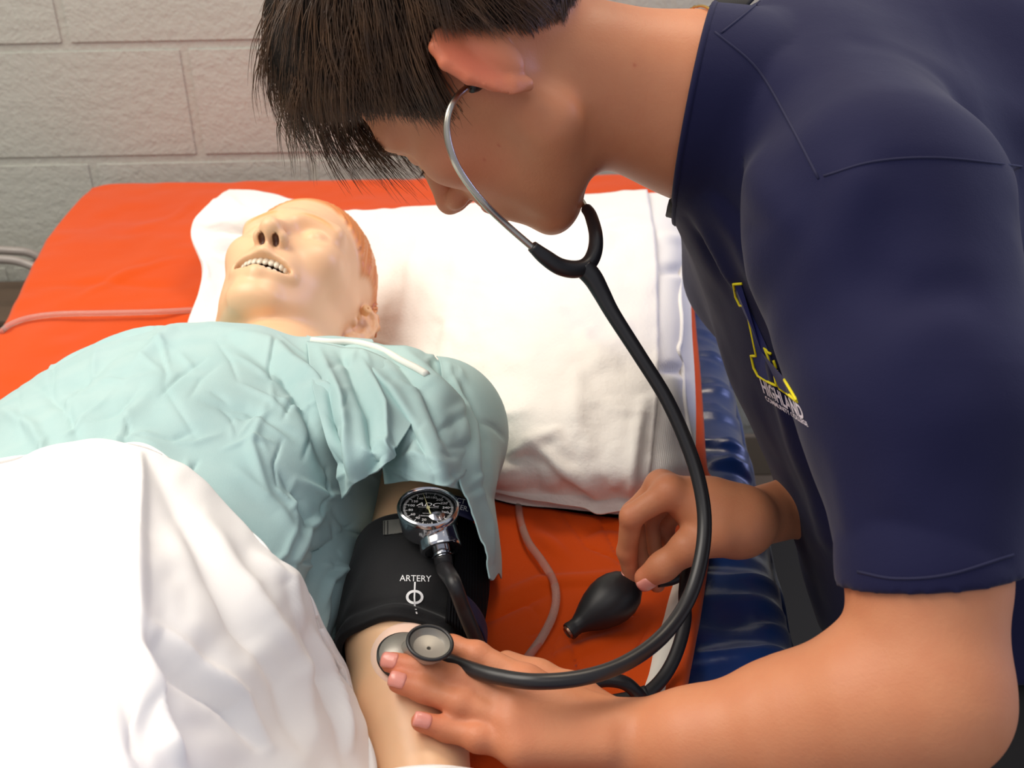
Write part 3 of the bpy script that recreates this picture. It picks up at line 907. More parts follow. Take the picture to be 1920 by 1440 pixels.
# ------------------------------------------------------------------ pale teal gown on the manikin
def clear_of(G, groups, gap):
    """lift cloth points so that they keep a gap from the bodies under them"""
    P = G.reshape(-1, 3).copy()
    for _ in range(3):
        for g in groups:
            d = g.eval(P); m = d < gap
            if not m.any(): continue
            q = P[m]; e = 0.001
            gr = np.stack([g.eval(q + V(*(e if i == k else 0 for i in range(3)))) - d[m] for k in range(3)], 1)
            gr /= np.linalg.norm(gr, axis=1)[:, None] + 1e-9
            gr[:, 2] = np.maximum(gr[:, 2], -0.2)
            P[m] = q + gr * (gap - d[m])[:, None]
    return P.reshape(G.shape)
def smooth_grid(G, it):
    for _ in range(it):
        H = G.copy()
        H[1:-1, 1:-1] = 0.5 * G[1:-1, 1:-1] + 0.125 * (G[2:, 1:-1] + G[:-2, 1:-1] + G[1:-1, 2:] + G[1:-1, :-2])
        G = H
    return G
def cloth_patch(ctrl, nu, nv, folds=(), crum=None, gap=0.005, wav=None, groups=None, sm=6):
    G = surf([[onz(*c) for c in r] for r in ctrl], nu, nv)
    gs = [mhead, mtr] if groups is None else groups
    if gs: G = smooth_grid(clear_of(smooth_grid(G, 2), gs, gap), sm)
    Q, _ = proj(G.reshape(-1, 3)); Q = Q.reshape(G.shape[:2] + (2,))
    N = grid_normals(G)
    view = CAM - G
    N = N * np.sign((N * view).sum(-1, keepdims=True))
    h = np.zeros(G.shape[:2])
    for pl, w, a in folds: h += ridge(Q, pl, w, a, 1.25)
    if crum is not None: h += crumple(Q, *crum)
    if wav is not None: h += wav(Q)
    G = G + N * h[..., None]
    if gs: G = clear_of(G, gs, gap * 0.6)
    return G
M_gown = mat('teal_gown', lin(172, 200, 199), 0.8, noise_col=(26, 0.30, lin(150, 188, 190)), bump=[('noise', 60, 0.12, 0.002), ('noise', 900, 0.25, 0.0006)], spec=0.2, sheen=0.1)
body_ctrl = [
    [(-40, 795, .74), (60, 722, .77), (185, 653, .79), (330, 616, .80), (450, 617, .80), (560, 636, .81), (640, 645, .80), (700, 650, .79)],
    [(-40, 788, .80), (60, 714, .83), (185, 646, .85), (330, 611, .865), (450, 613, .865), (560, 632, .855), (640, 640, .85), (700, 645, .84)],
    [(-80, 850, .84), (40, 770, .875), (180, 700, .885), (330, 670, .89), (450, 675, .89), (570, 695, .88), (650, 712, .87), (735, 735, .84)],
    [(-120, 930, .86), (20, 840, .89), (170, 770, .90), (320, 745, .905), (450, 755, .90), (580, 780, .89), (650, 800, .865), (735, 815, .82)],
    [(-160, 1020, .87), (0, 920, .90), (150, 850, .905), (310, 830, .905), (450, 845, .90), (560, 865, .885), (650, 890, .845), (722, 915, .80)],
    [(-200, 1120, .87), (-20, 1010, .90), (130, 950, .905), (300, 930, .90), (450, 940, .89), (550, 955, .87), (625, 975, .83), (702, 1000, .775)],
    [(-250, 1250, .86), (-50, 1130, .89), (110, 1060, .895), (290, 1040, .89), (440, 1050, .88), (540, 1060, .86), (605, 1075, .81), (668, 1090, .75)],
    [(-300, 1400, .85), (-90, 1280, .88), (90, 1200, .885), (280, 1170, .88), (430, 1180, .86), (530, 1180, .83), (600, 1185, .77), (658, 1185, .725)],
    [(-340, 1560, .84), (-130, 1450, .87), (60, 1360, .875), (260, 1330, .87), (420, 1330, .85), (520, 1320, .80), (595, 1290, .73), (640, 1280, .712)],
]
body_ctrl = [[(r[0][0] - 190, r[0][1] + 110, 0.70), (r[0][0] - 110, r[0][1] + 45, min(r[0][2], 0.80) - 0.015)] + r for r in body_ctrl]
folds = [([(330, 612), (300, 640), (250, 690)], 14, 0.007), ([(250, 630), (170, 700), (80, 760)], 16, -0.006), ([(400, 615), (520, 660), (600, 740), (660, 850)], 16, 0.010),
         ([(430, 640), (530, 700), (590, 800), (620, 900)], 12, -0.008), ([(560, 690), (625, 780), (650, 880)], 10, 0.007),
         ([(500, 760), (470, 840), (500, 930)], 9, 0.004), ([(380, 760), (460, 770), (560, 820)], 10, -0.004), ([(300, 720), (240, 780), (200, 840)], 14, 0.004),
         ([(520, 880), (560, 940), (600, 1050)], 9, -0.006), ([(610, 960), (570, 1000), (540, 1080)], 8, 0.006), ([(640, 1010), (600, 1040), (570, 1120)], 8, -0.006),
         ([(655, 1060), (620, 1090), (600, 1150)], 7, 0.006), ([(560, 900), (610, 930), (650, 930)], 7, 0.005), ([(440, 880), (520, 960), (560, 1030)], 12, 0.004),
         ([(60, 720), (120, 760), (150, 830)], 12, -0.005), ([(0, 770), (60, 800), (90, 860)], 12, 0.005), ([(620, 1120), (600, 1180), (620, 1240)], 7, 0.006), ([(645, 1100), (635, 1180), (640, 1240)], 6, -0.006)]
Gb_ = cloth_patch(body_ctrl, 34, 34, folds, (120, (40, 640, 690, 1150), 30, 120, 3.0, 7, 0.0032, 21), wav=lambda Q: noise2(Q, 1 / 70, 31) * 0.006, groups=[mcore])
gown = keep(quads_obj('gown', Gb_.reshape(-1, 3), grid_quads(*Gb_.shape[:2])[:, ::-1], M_gown), man)
add_solid(gown, 0.0012, 0)
def gown_piece(name, ctrl, nu, nv, folds, crum, gap, ragged=0.0):
    G = cloth_patch(ctrl, nu, nv, folds, crum, gap)
    o = quads_obj(name, G.reshape(-1, 3), grid_quads(*G.shape[:2]), M_gown)
    add_solid(o, 0.0012, 0)
    o.parent = gown; o.matrix_parent_inverse = gown.matrix_parent_inverse.copy() @ Matrix.Identity(4)
    o.matrix_parent_inverse = Matrix.Translation(man.location).inverted() @ Matrix.Translation(man.location)
    return o, G
# sleeve over the upper arm
o, Gs2 = gown_piece('sleeve', [
    [(640, 640, .855), (720, 645, .865), (800, 662, .855), (865, 715, .81), (888, 770, .765)],
    [(670, 700, .87), (750, 710, .885), (820, 735, .875), (880, 790, .82), (908, 850, .76)],
    [(695, 790, .865), (765, 800, .885), (830, 818, .88), (880, 860, .835), (915, 920, .76)],
    [(715, 860, .855), (775, 862, .878), (832, 875, .876), (872, 905, .84), (905, 965, .775)],
    [(722, 908, .845), (775, 902, .866), (836, 913, .866), (868, 925, .835), (892, 985, .785)],
], 22, 22, [([(660, 660), (740, 740), (800, 850)], 11, 0.009), ([(720, 650), (800, 730), (850, 850)], 11, -0.008), ([(760, 660), (850, 760), (880, 870)], 10, 0.010),
            ([(800, 665), (870, 760), (905, 900)], 9, -0.008), ([(700, 720), (770, 800), (810, 880)], 9, -0.008), ([(740, 870), (780, 850), (830, 870)], 9, 0.004)],
    (22, (690, 660, 910, 960), 30, 90, 4, 8, 0.003, 23), 0.006)
# front flap with its ruffled edge
o, Gs1 = gown_piece('flap', [
    [(575, 640, .865), (640, 650, .87), (700, 662, .875), (750, 690, .872), (790, 715, .868)],
    [(585, 720, .895), (640, 730, .895), (690, 742, .892), (735, 760, .89), (775, 785, .885)],
    [(605, 800, .892), (640, 805, .895), (680, 812, .895), (715, 820, .893), (748, 832, .89)],
    [(625, 870, .875), (650, 862, .885), (685, 850, .89), (712, 842, .892), (740, 840, .892)],
    [(642, 936, .848), (664, 908, .870), (690, 893, .872), (716, 876, .885), (741, 853, .885)],
], 22, 22, [([(600, 660), (640, 760), (660, 900)], 9, 0.008), ([(640, 660), (690, 770), (700, 880)], 9, -0.009), ([(680, 680), (720, 770), (725, 860)], 8, 0.009), ([(615, 700), (625, 800), (645, 920)], 7, -0.007)],
    (16, (600, 660, 740, 920), 30, 70, 4, 7, 0.003, 24), 0.008)
# outer panel hanging beside the arm
o, Gs3 = gown_piece('side_panel', [
    [(818, 676, .85), (850, 690, .83), (872, 722, .79), (878, 760, .74)],
    [(838, 760, .86), (870, 770, .84), (893, 800, .79), (900, 840, .73)],
    [(852, 840, .862), (885, 850, .84), (912, 870, .79), (920, 920, .73)],
    [(862, 905, .855), (893, 910, .83), (922, 930, .78), (930, 980, .72)],
    [(886, 960, .84), (908, 985, .81), (932, 1000, .77), (938, 1030, .715)],
    [(908, 1040, .815), (920, 1060, .79), (934, 1045, .76), (940, 1060, .712)],
    [(918, 1085, .80), (924, 1088, .78), (934, 1075, .75), (940, 1085, .71)],
], 18, 18, [([(840, 690), (880, 800), (895, 930)], 8, 0.008), ([(865, 720), (905, 830), (915, 960)], 7, -0.008), ([(890, 900), (912, 980), (922, 1050)], 6, 0.006)],
    (12, (840, 700, 935, 1060), 30, 80, 4, 7, 0.003, 25), 0.010)
# white neck binding
bvg = BVHTree.FromPolygons([tuple(v) for v in np.vstack([Gb_.reshape(-1, 3), Gs2.reshape(-1, 3), Gs1.reshape(-1, 3)])],
    [tuple(f) for f in np.vstack([grid_quads(*Gb_.shape[:2]), grid_quads(*Gs2.shape[:2]) + Gb_[..., 0].size, grid_quads(*Gs1.shape[:2]) + Gb_[..., 0].size + Gs2[..., 0].size])])
pts = [p + V(0, 0, 0.001) for p in (on_ray(bvg, x, y, 0.001) for x, y in [(585, 640), (620, 643), (665, 644), (700, 652), (728, 664), (752, 678), (780, 692), (800, 704)]) if p is not None]
nb = tube('neck_binding', pts, 0.0032, mat('white_binding', lin(232, 232, 224), 0.8), None, 8, 6)
nb.parent = gown
for ch in gown.children: ch.matrix_parent_inverse = Matrix.Identity(4); ch.location = (0, 0, 0)
gown.matrix_parent_inverse = Matrix.Translation(man.location).inverted()

# ------------------------------------------------------------------ white sheet over the lower body
M_sheet = mat('white_sheet', lin(244, 242, 240), 0.8, bump=[('noise', 22, 0.10, 0.004), ('noise', 1100, 0.2, 0.0005)], spec=0.2, sheen=0.1)
E = [(-150, 893, .905), (0, 872, .918), (110, 847, .925), (215, 838, .930), (292, 853, .93), (400, 935, .916), (500, 1040, .902), (568, 1110, .877), (600, 1190, .845), (652, 1290, .80), (686, 1390, .785), (700, 1500, .775)]
r1 = [(-170, 980, .915), (0, 950, .928), (100, 930, .934), (200, 918, .942), (268, 935, .945), (350, 1010, .934), (430, 1110, .918), (495, 1185, .895), (535, 1260, .868), (585, 1350, .835), (625, 1440, .812), (650, 1550, .795)]
r2 = [(-200, 1120, .915), (-20, 1090, .928), (90, 1070, .934), (180, 1070, .942), (262, 1090, .946), (310, 1150, .936), (375, 1230, .920), (430, 1300, .900), (470, 1370, .88), (520, 1440, .855), (560, 1520, .835), (590, 1620, .815)]
r3 = [(-250, 1300, .915), (-60, 1270, .928), (60, 1250, .934), (150, 1250, .940), (255, 1270, .944), (290, 1320, .934), (330, 1390, .920), (370, 1440, .905), (410, 1500, .89), (450, 1570, .87), (490, 1640, .85), (520, 1740, .83)]
r4 = [(-300, 1600, .915), (-120, 1560, .928), (20, 1520, .934), (120, 1520, .938), (210, 1530, .940), (260, 1560, .930), (300, 1600, .920), (340, 1640, .905), (370, 1690, .89), (410, 1740, .87), (440, 1800, .85), (470, 1880, .83)]
r5 = [(x - 60, y + 900, z) for x, y, z in r4]
for R__ in (E, r1, r2, r3, r4, r5):
    a__ = R__[0]; R__[:0] = [(a__[0] - 260, a__[1] + 150, 0.71), (a__[0] - 150, a__[1] + 60, 0.84)]
curl = [(x, y + 3, z - 0.016) for x, y, z in E]
lip = [(x, y - 1, z - 0.004) for x, y, z in E]
sf = [([(262, 855), (262, 960), (260, 1100), (262, 1200)], 9, 0.012), ([(275, 860), (330, 960), (420, 1100), (470, 1190)], 20, -0.006), ([(0, 990), (120, 985), (230, 1000), (262, 1000)], 10, -0.009),
      ([(0, 1020), (100, 1040), (200, 1010), (260, 1010)], 9, 0.007), ([(0, 1110), (80, 1080), (180, 1060), (260, 1060)], 10, -0.008), ([(0, 1150), (120, 1120), (240, 1090)], 12, 0.006), ([(0, 1190), (140, 1170), (250, 1140)], 10, -0.006),
      ([(262, 1190), (330, 1260), (430, 1330), (480, 1400)], 11, -0.008), ([(270, 1170), (350, 1230), (450, 1310), (500, 1400)], 13, 0.007), ([(380, 980), (470, 1100), (560, 1250), (590, 1380)], 16, 0.007),
      ([(350, 1000), (430, 1130), (520, 1280), (560, 1400)], 16, -0.006), ([(520, 1060), (565, 1180), (610, 1280), (650, 1420)], 12, -0.007), ([(480, 1040), (540, 1090), (565, 1170), (575, 1260)], 12, 0.006), ([(585, 1180), (620, 1260), (660, 1400)], 8, 0.009),
      ([(260, 1200), (280, 1280), (310, 1400), (330, 1440)], 12, 0.009), ([(200, 1240), (240, 1320), (260, 1440)], 16, -0.008), ([(30, 900), (150, 880), (250, 890)], 22, 0.004)]
Gsh = cloth_patch([curl, lip, E, r1, r2, r3, r4, r5], 24, 20, sf, None, 0.0, groups=[], wav=lambda Q: noise2(Q, 1 / 90, 41) * 0.007 + noise2(Q, 1 / 35, 42) * 0.0015)
sheet = quads_obj('sheet', Gsh.reshape(-1, 3), grid_quads(*Gsh.shape[:2])[:, ::-1], M_sheet)
add_solid(sheet, 0.0015, 0)
tag(sheet, 'smooth white sheet drawn over the manikin belly and legs', 'sheet')
Gw = cloth_patch([[(685, 1452, .775), (760, 1439, .822), (830, 1436, .825), (900, 1444, .79)], [(685, 1520, .80), (760, 1500, .84), (830, 1500, .84), (900, 1520, .80)], [(680, 1640, .80), (760, 1640, .83), (830, 1640, .83), (900, 1640, .79)], [(640, 2000, .80), (740, 2000, .82), (840, 2000, .82), (930, 2000, .74)]],
                 10, 10, [], None, 0.003)
ws = quads_obj('sheet_corner', Gw.reshape(-1, 3), grid_quads(*Gw.shape[:2])[:, ::-1], M_sheet, sheet); add_solid(ws, 0.0015, 0)
# ------------------------------------------------------------------ the student
HF, HL, HU = camdir(-0.4518, 0.7106, 0.5394), camdir(-0.2303, 0.4912, -0.8401), camdir(-0.8619, -0.5038, -0.0583)
HR = np.stack([HF, HL, HU], 1)
HT = CAM + RT * -0.0084 + DN * -0.2338 + FW * 0.7610
head = Group(head_prims(ear_x=-0.024, ear_w=(0.40, 0.92, 0)), HR, HT, 1.0, k=0.012)

NK0, NK1 = at(1060, 136, 0.775), at(1340, 208, 0.80)
SHL, SHR = at(1640, 410, 0.70), at(1440, 480, 1.00)
ELB, WRL = at(1742, 1308, 0.60), at(1208, 1396, 0.674)
CH1, CH2, CH3 = at(1575, 470, 0.88), at(1715, 930, 0.90), at(1850, 1420, 0.92)
def spineR(a, b):
    z = (b - a) / np.linalg.norm(b - a)
    y = (SHR - SHL); y -= z * (y @ z); y /= np.linalg.norm(y)
    return np.stack([np.cross(y, z), y, z], 1)
R1 = spineR(CH1, CH2)

trunk = Group([
    RC(NK0, NK1, 0.053, 0.060, 0.02),
    RC(NK0 + camdir(-.2, .9, 0) * 0.005, NK1 + camdir(0, 1, 0) * 0.001, 0.046, 0.054, 0.02),
    RC(NK1, at(1520, 300, 0.86), 0.060, 0.10, 0.04),
    EL(CH1, (0.10, 0.16, 0.19), 0.05, R1), EL(CH2, (0.095, 0.14, 0.2), 0.05, R1), EL(CH3, (0.10, 0.15, 0.16), 0.05, R1),
    RC(at(1500, 280, 0.86), SHL, 0.07, 0.06, 0.04), RC(at(1470, 300, 0.9), SHR, 0.07, 0.06, 0.04),
], k=0.016)

def hand_prims(wrist, w_in, mcps, fingers, radii, mr=0.0115):
    """palm from the wrist to the knuckles, then one chain per finger"""
    P = [RC(w_in, wrist, 0.023, 0.0215, 0.02)]
    for m in mcps:
        P.append(RC(wrist, m, 0.0185, mr, 0.012))
    for i in range(len(mcps) - 1):
        P.append(RC(mcps[i], mcps[i + 1], mr - 0.001, mr - 0.001, 0.006))
    for f, r in zip(fingers, radii):
        P += CH(f, r, 0.004)
    return P

# near (left) arm and hand, laid flat over the manikin's elbow
def L_(x, y, z, r=0.0085):
    """finger joint: as given, or laid on the manikin's arm where that is nearer"""
    p = on_ray(bvm, x, y)
    if p is not None: z = min(z, float((p - CAM) @ FW) - r * 1.25)
    return at(x, y, z)
R_ = lambda x, y, z: at(x, y, z)
FL = [
    [L_(985, 1283, 0.684), L_(893, 1229, 0.694), L_(848, 1214, 0.701), L_(818, 1207, 0.706)],
    [L_(968, 1318, 0.674), L_(860, 1272, 0.682), L_(785, 1253, 0.702), L_(734, 1243, 0.707)],
    [L_(962, 1358, 0.665), L_(864, 1318, 0.672), L_(795, 1293, 0.701), L_(747, 1279, 0.707)],
    [L_(975, 1402, 0.658), L_(897, 1383, 0.660), L_(836, 1367, 0.704), L_(789, 1353, 0.710)],
]
RLs = [[0.0112, 0.0088, 0.0079, 0.0070], [0.0112, 0.0090, 0.0082, 0.0072], [0.0110, 0.0089, 0.0081, 0.0071], [0.0104, 0.0080, 0.0074, 0.0064]]
larm_p = [
    RC(SHL, at(1738, 1080, 0.615), 0.052, 0.041, 0.02), RC(at(1738, 1080, 0.615), ELB, 0.0415, 0.0385, 0.02),
    RC(ELB, at(1620, 1330, 0.618), 0.038, 0.0415, 0.03), RC(at(1620, 1330, 0.618), at(1480, 1365, 0.640), 0.0415, 0.0385, 0.02),
    RC(at(1480, 1365, 0.640), at(1310, 1392, 0.656), 0.0385, 0.029, 0.02), RC(at(1310, 1392, 0.656), WRL, 0.029, 0.0235, 0.02),
] + hand_prims(WRL, at(1290, 1394, 0.660), [f[0] for f in FL], FL, RLs)
larm_p += CH([at(1170, 1368, 0.690), at(1075, 1300, 0.704), at(1010, 1268, 0.712), at(950, 1243, 0.720)], [0.015, 0.0125, 0.010, 0.0085], 0.008)
# tendons on the back of the hand
for f in FL[:4]:
    larm_p.append(RC(f[0] - FW * 0.0035, WRL + (f[0] - WRL) * 0.35 - FW * 0.014, 0.0075, 0.005, 0.012))
    d = (f[1] - f[0]) / np.linalg.norm(f[1] - f[0])
    larm_p.append(EL(f[1] - FW * 0.001, (0.0086, 0.0086, 0.0086), 0.004))
larm = Group(larm_p, k=0.016)

# far (right) arm and hand, finger and thumb on the bulb's valve
WRR, ELR = at(1385, 978, 0.850), at(1690, 890, 1.08)
FR = [
    [R_(1256, 922, 0.838), R_(1184, 968, 0.842), R_(1176, 1034, 0.862), R_(1184, 1080, 0.872)],
    [R_(1240, 912, 0.858), R_(1186, 962, 0.866), R_(1198, 1050, 0.886), R_(1232, 1096, 0.888)],
    [R_(1258, 922, 0.875), R_(1215, 975, 0.890), R_(1228, 1042, 0.900), R_(1262, 1062, 0.898)],
    [R_(1282, 940, 0.888), R_(1246, 985, 0.905), R_(1258, 1035, 0.912), R_(1284, 1046, 0.908)],
]
RRs = [[0.0115, 0.0092, 0.0082, 0.0070], [0.0115, 0.0090, 0.0080, 0.0070], [0.0110, 0.0085, 0.0076, 0.0066], [0.010, 0.0078, 0.007, 0.006]]
TH = [R_(1345, 1000, 0.836), R_(1290, 1026, 0.834), R_(1243, 1062, 0.842), R_(1210, 1084, 0.850)]
rarm_p = [
    RC(SHR, ELR, 0.05, 0.038, 0.02), RC(ELR, at(1520, 942, 0.955), 0.036, 0.0275, 0.01), RC(at(1520, 942, 0.955), WRR, 0.0275, 0.0232, 0.01),
    RC(WRR, at(1330, 945, 0.848), 0.0215, 0.020, 0.012), RC(WRR, at(1340, 990, 0.842), 0.0215, 0.020, 0.012),
] + hand_prims(at(1345, 965, 0.848), WRR, [f[0] for f in FR], FR, RRs, 0.0125)
rarm_p += CH(TH, [0.0165, 0.0125, 0.0108, 0.0090], 0.008)
rarm = Group(rarm_p, k=0.016)

bv, bq = polygonise([head, trunk, larm, rarm], 0.0017)
bv = relax(bv, bq, 2, 0.5)

def skin_colors(P):
    n = len(P)
    base = np.array(lin(202, 134, 96)[:3])
    c = np.tile(base, (n, 1))
    red = np.array(lin(216, 108, 80)[:3]); pale = np.array(lin(236, 180, 145)[:3]); lip = np.array(lin(196, 92, 84)[:3])
    q = head.local(P)
    inh = np.abs(q).max(1) < 0.2
    for s in (1, -1):
        c = mixc(c, red, 0.85 * falloff(np.linalg.norm((q - V(-0.012, s * 0.093, 0.008)) / V(1, 0.6, 1.3), axis=1), 0.030) * inh)
        c = mixc(c, red, 0.35 * falloff(np.linalg.norm(q - V(0.07, s * 0.048, -0.02), axis=1), 0.035) * inh)
        # sparse brow colour and the side-burn stubble
        c = mixc(c, lin(120, 82, 62), 0.35 * falloff(np.linalg.norm((q - V(0.083, s * 0.034, 0.041)) / V(1, 2.6, 0.7), axis=1), 0.009) * inh)
    c = mixc(c, red, 0.45 * falloff(np.linalg.norm(q - V(0.118, 0, -0.018), axis=1), 0.018) * inh)
    c = mixc(c, red, 0.30 * falloff(np.linalg.norm((q - V(0.088, 0.02, 0.06)) / V(1, 2, 1), axis=1), 0.025) * inh)
    for (x, y, rad) in ((1190, 122, 0.0014), (1118, 318, 0.0010), (935, 272, 0.0010), (908, 300, 0.0009)):
        sp_ = at(x, y, 0.72); tt_ = (P - CAM) @ FW
        dist = np.linalg.norm((P - CAM) / tt_[:, None] * 0.72 - (sp_ - CAM), axis=1)
        c = mixc(c, lin(170, 70, 52), 0.6 * falloff(dist, rad) * (tt_ < 0.80) * inh)
    m = falloff(np.linalg.norm((q - V(0.104, 0, -0.0505)) / V(1.0, 2.6, 1.0), axis=1), 0.0085) * inh
    c = mixc(c, lip, np.clip(1.3 * m, 0, 0.9))
    for F in (FL, FR):
        for f in F:
            for k, w, r in ((1, 0.35, 0.010), (2, 0.25, 0.009), (3, 0.55, 0.012)):
                c = mixc(c, red, w * falloff(np.linalg.norm(P - f[k], axis=1), r))
            c = mixc(c, red, 0.22 * falloff(np.linalg.norm(P - f[0], axis=1), 0.014))
    c = mixc(c, red, 0.4 * falloff(np.linalg.norm(P - TH[3], axis=1), 0.014))
    return c

M_skin = mat('skin', lin(202, 134, 96), 0.48, attr=True, sss=0.12, noise_col=(70, 0.16, lin(188, 108, 76)),
             bump=[('noise', 420, 0.10, 0.002), ('voro', 900, 0.06, 0.001)], spec=0.35)
person = empty('person', (CH3[0], CH3[1], 0.0), 'dark-haired young person in navy shirt bending over the manikin, stethoscope in ears', 'person')
body = keep(quads_obj('body', bv, bq, M_skin, None, colors=skin_colors(bv)), person)

# fingernails
M_nail = mat('fingernail', lin(233, 150, 135), 0.28, sss=0.1, coat=0.2)
def nail(tip, prev, nrm, w, ln, r):
    d = (tip - prev) / np.linalg.norm(tip - prev)
    n = np.asarray(nrm, float); n = n - d * (n @ d); n /= np.linalg.norm(n)
    s = np.cross(n, d)
    U, W = 9, 11
    vs = []
    for i in range(U):
        a = i / (U - 1)
        for j in range(W):
            b = j / (W - 1) * 2 - 1
            ang = b * w
            edge = 1 - (abs(2 * a - 1) ** 5) * 0.10 * abs(b) ** 3
            lengthwise = (a - 0.62) * ln * (1 - 0.18 * abs(b) ** 3) + 0.0012
            drop = -0.0012 * max(0, a - 0.6) ** 2 * 6
            rr = r + 0.0006 - (0.0008 if i == 0 or j in (0, W - 1) else 0)
            vs.append(tip + d * lengthwise + (n * math.cos(ang) + s * math.sin(ang)) * rr * edge + n * drop)
    o = mesh_obj('fingernail', vs, grid_quads(U, W).tolist(), M_nail)
    add_solid(o, 0.0006, 0)
    keep(o, person)
for f, r in zip(FL, RLs):
    nail(f[3], f[2], -FW * 0.8 + UP * 0.5, 0.80, 0.0115, r[3])
nail(TH[3], TH[2], -FW * 0.75 + DN * 0.35 + RT * 0.25, 0.85, 0.013, 0.0092)
nail(FR[0][3], FR[0][2], -RT * 0.9 + UP * 0.1, 0.8, 0.011, 0.0070)

# eyes: a glimpse of eyeball, lashes, brow hairs
M_eye = mat('eyeball', lin(225, 215, 205), 0.1, coat=0.5)
M_iris = mat('iris', lin(70, 60, 45), 0.15)
for s in (1, -1):
    Re = basis(HR @ V(0.93, s * 0.1, -0.35), HU)
    c = HT + HR @ V(0.077, s * 0.032, 0.015)
    prof = [(0.0125 * math.sin(a), 0.0125 * math.cos(a)) for a in np.linspace(math.pi - 0.05, 0.05, 14)]
    e = keep(lathe('eyeball', prof, c, Re, M_eye, seg=20), person)
    ir = lathe('iris', [(0.0001, 0.01275), (0.003, 0.0126), (0.0055, 0.0114)], c, Re, M_iris, e, seg=20)
# ------------------------------------------------------------------ navy shirt: hollow solid over trunk and upper arm
def seg3(P, pts):
    best = np.full(len(P), 1e9)
    for a, b in zip(pts[:-1], pts[1:]):
        ab = b - a; h = np.clip((P - a) @ ab / (ab @ ab), 0, 1)
        best = np.minimum(best, np.linalg.norm(P - a - h[:, None] * ab, axis=1))
    return best
SL1, SL2 = at(1722, 760, 0.655), at(1758, 1105, 0.618)
sleeve_ax = (SL2 - SL1) / np.linalg.norm(SL2 - SL1)
sh_main = Group([
    RC(at(1332, 226, 0.80), at(1560, 320, 0.86), 0.0645, 0.115, 0.04),
    EL(at(1710, 235, 0.93), (0.145, 0.14, 0.14), 0.06), EL(at(1810, 560, 0.94), (0.11, 0.15, 0.18), 0.08),
    EL(CH1, (0.118, 0.175, 0.20), 0.05, R1), EL(CH2, (0.105, 0.15, 0.22), 0.06, R1), EL(at(1830, 1250, 0.92), (0.105, 0.15, 0.16), 0.06, R1),
    RC(at(1500, 270, 0.86), at(1640, 400, 0.71), 0.078, 0.080, 0.05), RC(at(1480, 300, 0.92), SHR, 0.078, 0.076, 0.05),
], k=0.03)
sh_sl = Group([
    RC(at(1648, 420, 0.705), SL1, 0.083, 0.072, 0.03), RC(SL1, at(1761, 1160, 0.612), 0.071, 0.0510, 0.02),
    RC(SHR, ELR * 0.55 + SHR * 0.45, 0.07, 0.055, 0.03),
], k=0.028)
neck_cut = Group([RC(NK0, NK1 + (NK1 - NK0) * 0.25, 0.060, 0.0655, 0.01)], k=0.01)
arm_cut = Group([RC(at(1748, 1050, 0.622), at(1750, 1300, 0.605), 0.0445, 0.046, 0.01)], k=0.01)
c0, c1, c2 = at(1338, 42, 0.84), at(1270, 335, 0.80), at(1290, 200, 0.745)
coll_n = np.cross(c1 - c0, c2 - c0); coll_n /= np.linalg.norm(coll_n)
if coll_n @ RT > 0: coll_n = -coll_n              # points at the head
h0, h1_, h2_ = at(1600, 1092, 0.628), at(1905, 1062, 0.628), at(1740, 1104, 0.585)
hem_n = np.cross(h1_ - h0, h2_ - h0); hem_n /= np.linalg.norm(hem_n)
if hem_n @ DN < 0: hem_n = -hem_n
r0h = at(1560, 905, 0.95)
sfolds = [([at(1330, 330, .80), at(1335, 480, .79), at(1385, 640, .79), at(1450, 800, .80)], 0.012, 0.007), ([at(1385, 300, .75), at(1400, 440, .74), at(1440, 600, .74), at(1530, 820, .74), at(1580, 980, .72)], 0.013, -0.015),
          ([at(1310, 240, .77), at(1320, 400, .80), at(1350, 560, .81)], 0.010, -0.006), ([at(1420, 330, .70), at(1480, 420, .66), at(1440, 520, .70)], 0.016, 0.006), ([at(1600, 340, .62), at(1560, 480, .64), at(1500, 640, .68)], 0.018, 0.005),
          ([at(1560, 700, .66), at(1590, 850, .62), at(1610, 1000, .61)], 0.010, 0.004), ([at(1720, 600, .585), at(1700, 760, .60), at(1690, 900, .59)], 0.02, 0.003), ([at(1640, 520, .61), at(1700, 560, .60), at(1800, 540, .60)], 0.014, -0.003),
          ([at(1440, 700, .80), at(1500, 860, .82), at(1560, 1000, .84)], 0.012, 0.006), ([at(1400, 760, .84), at(1470, 930, .86)], 0.010, -0.005), ([at(1640, 880, .62), at(1680, 960, .60), at(1690, 1060, .58)], 0.012, -0.003),
          ([at(1780, 640, .60), at(1850, 760, .60), at(1870, 900, .60)], 0.014, 0.004), ([at(1450, 130, .74), at(1560, 200, .72), at(1700, 230, .72)], 0.014, 0.004), ([at(1600, 120, .74), at(1750, 180, .74), at(1860, 260, .72)], 0.016, -0.004)]
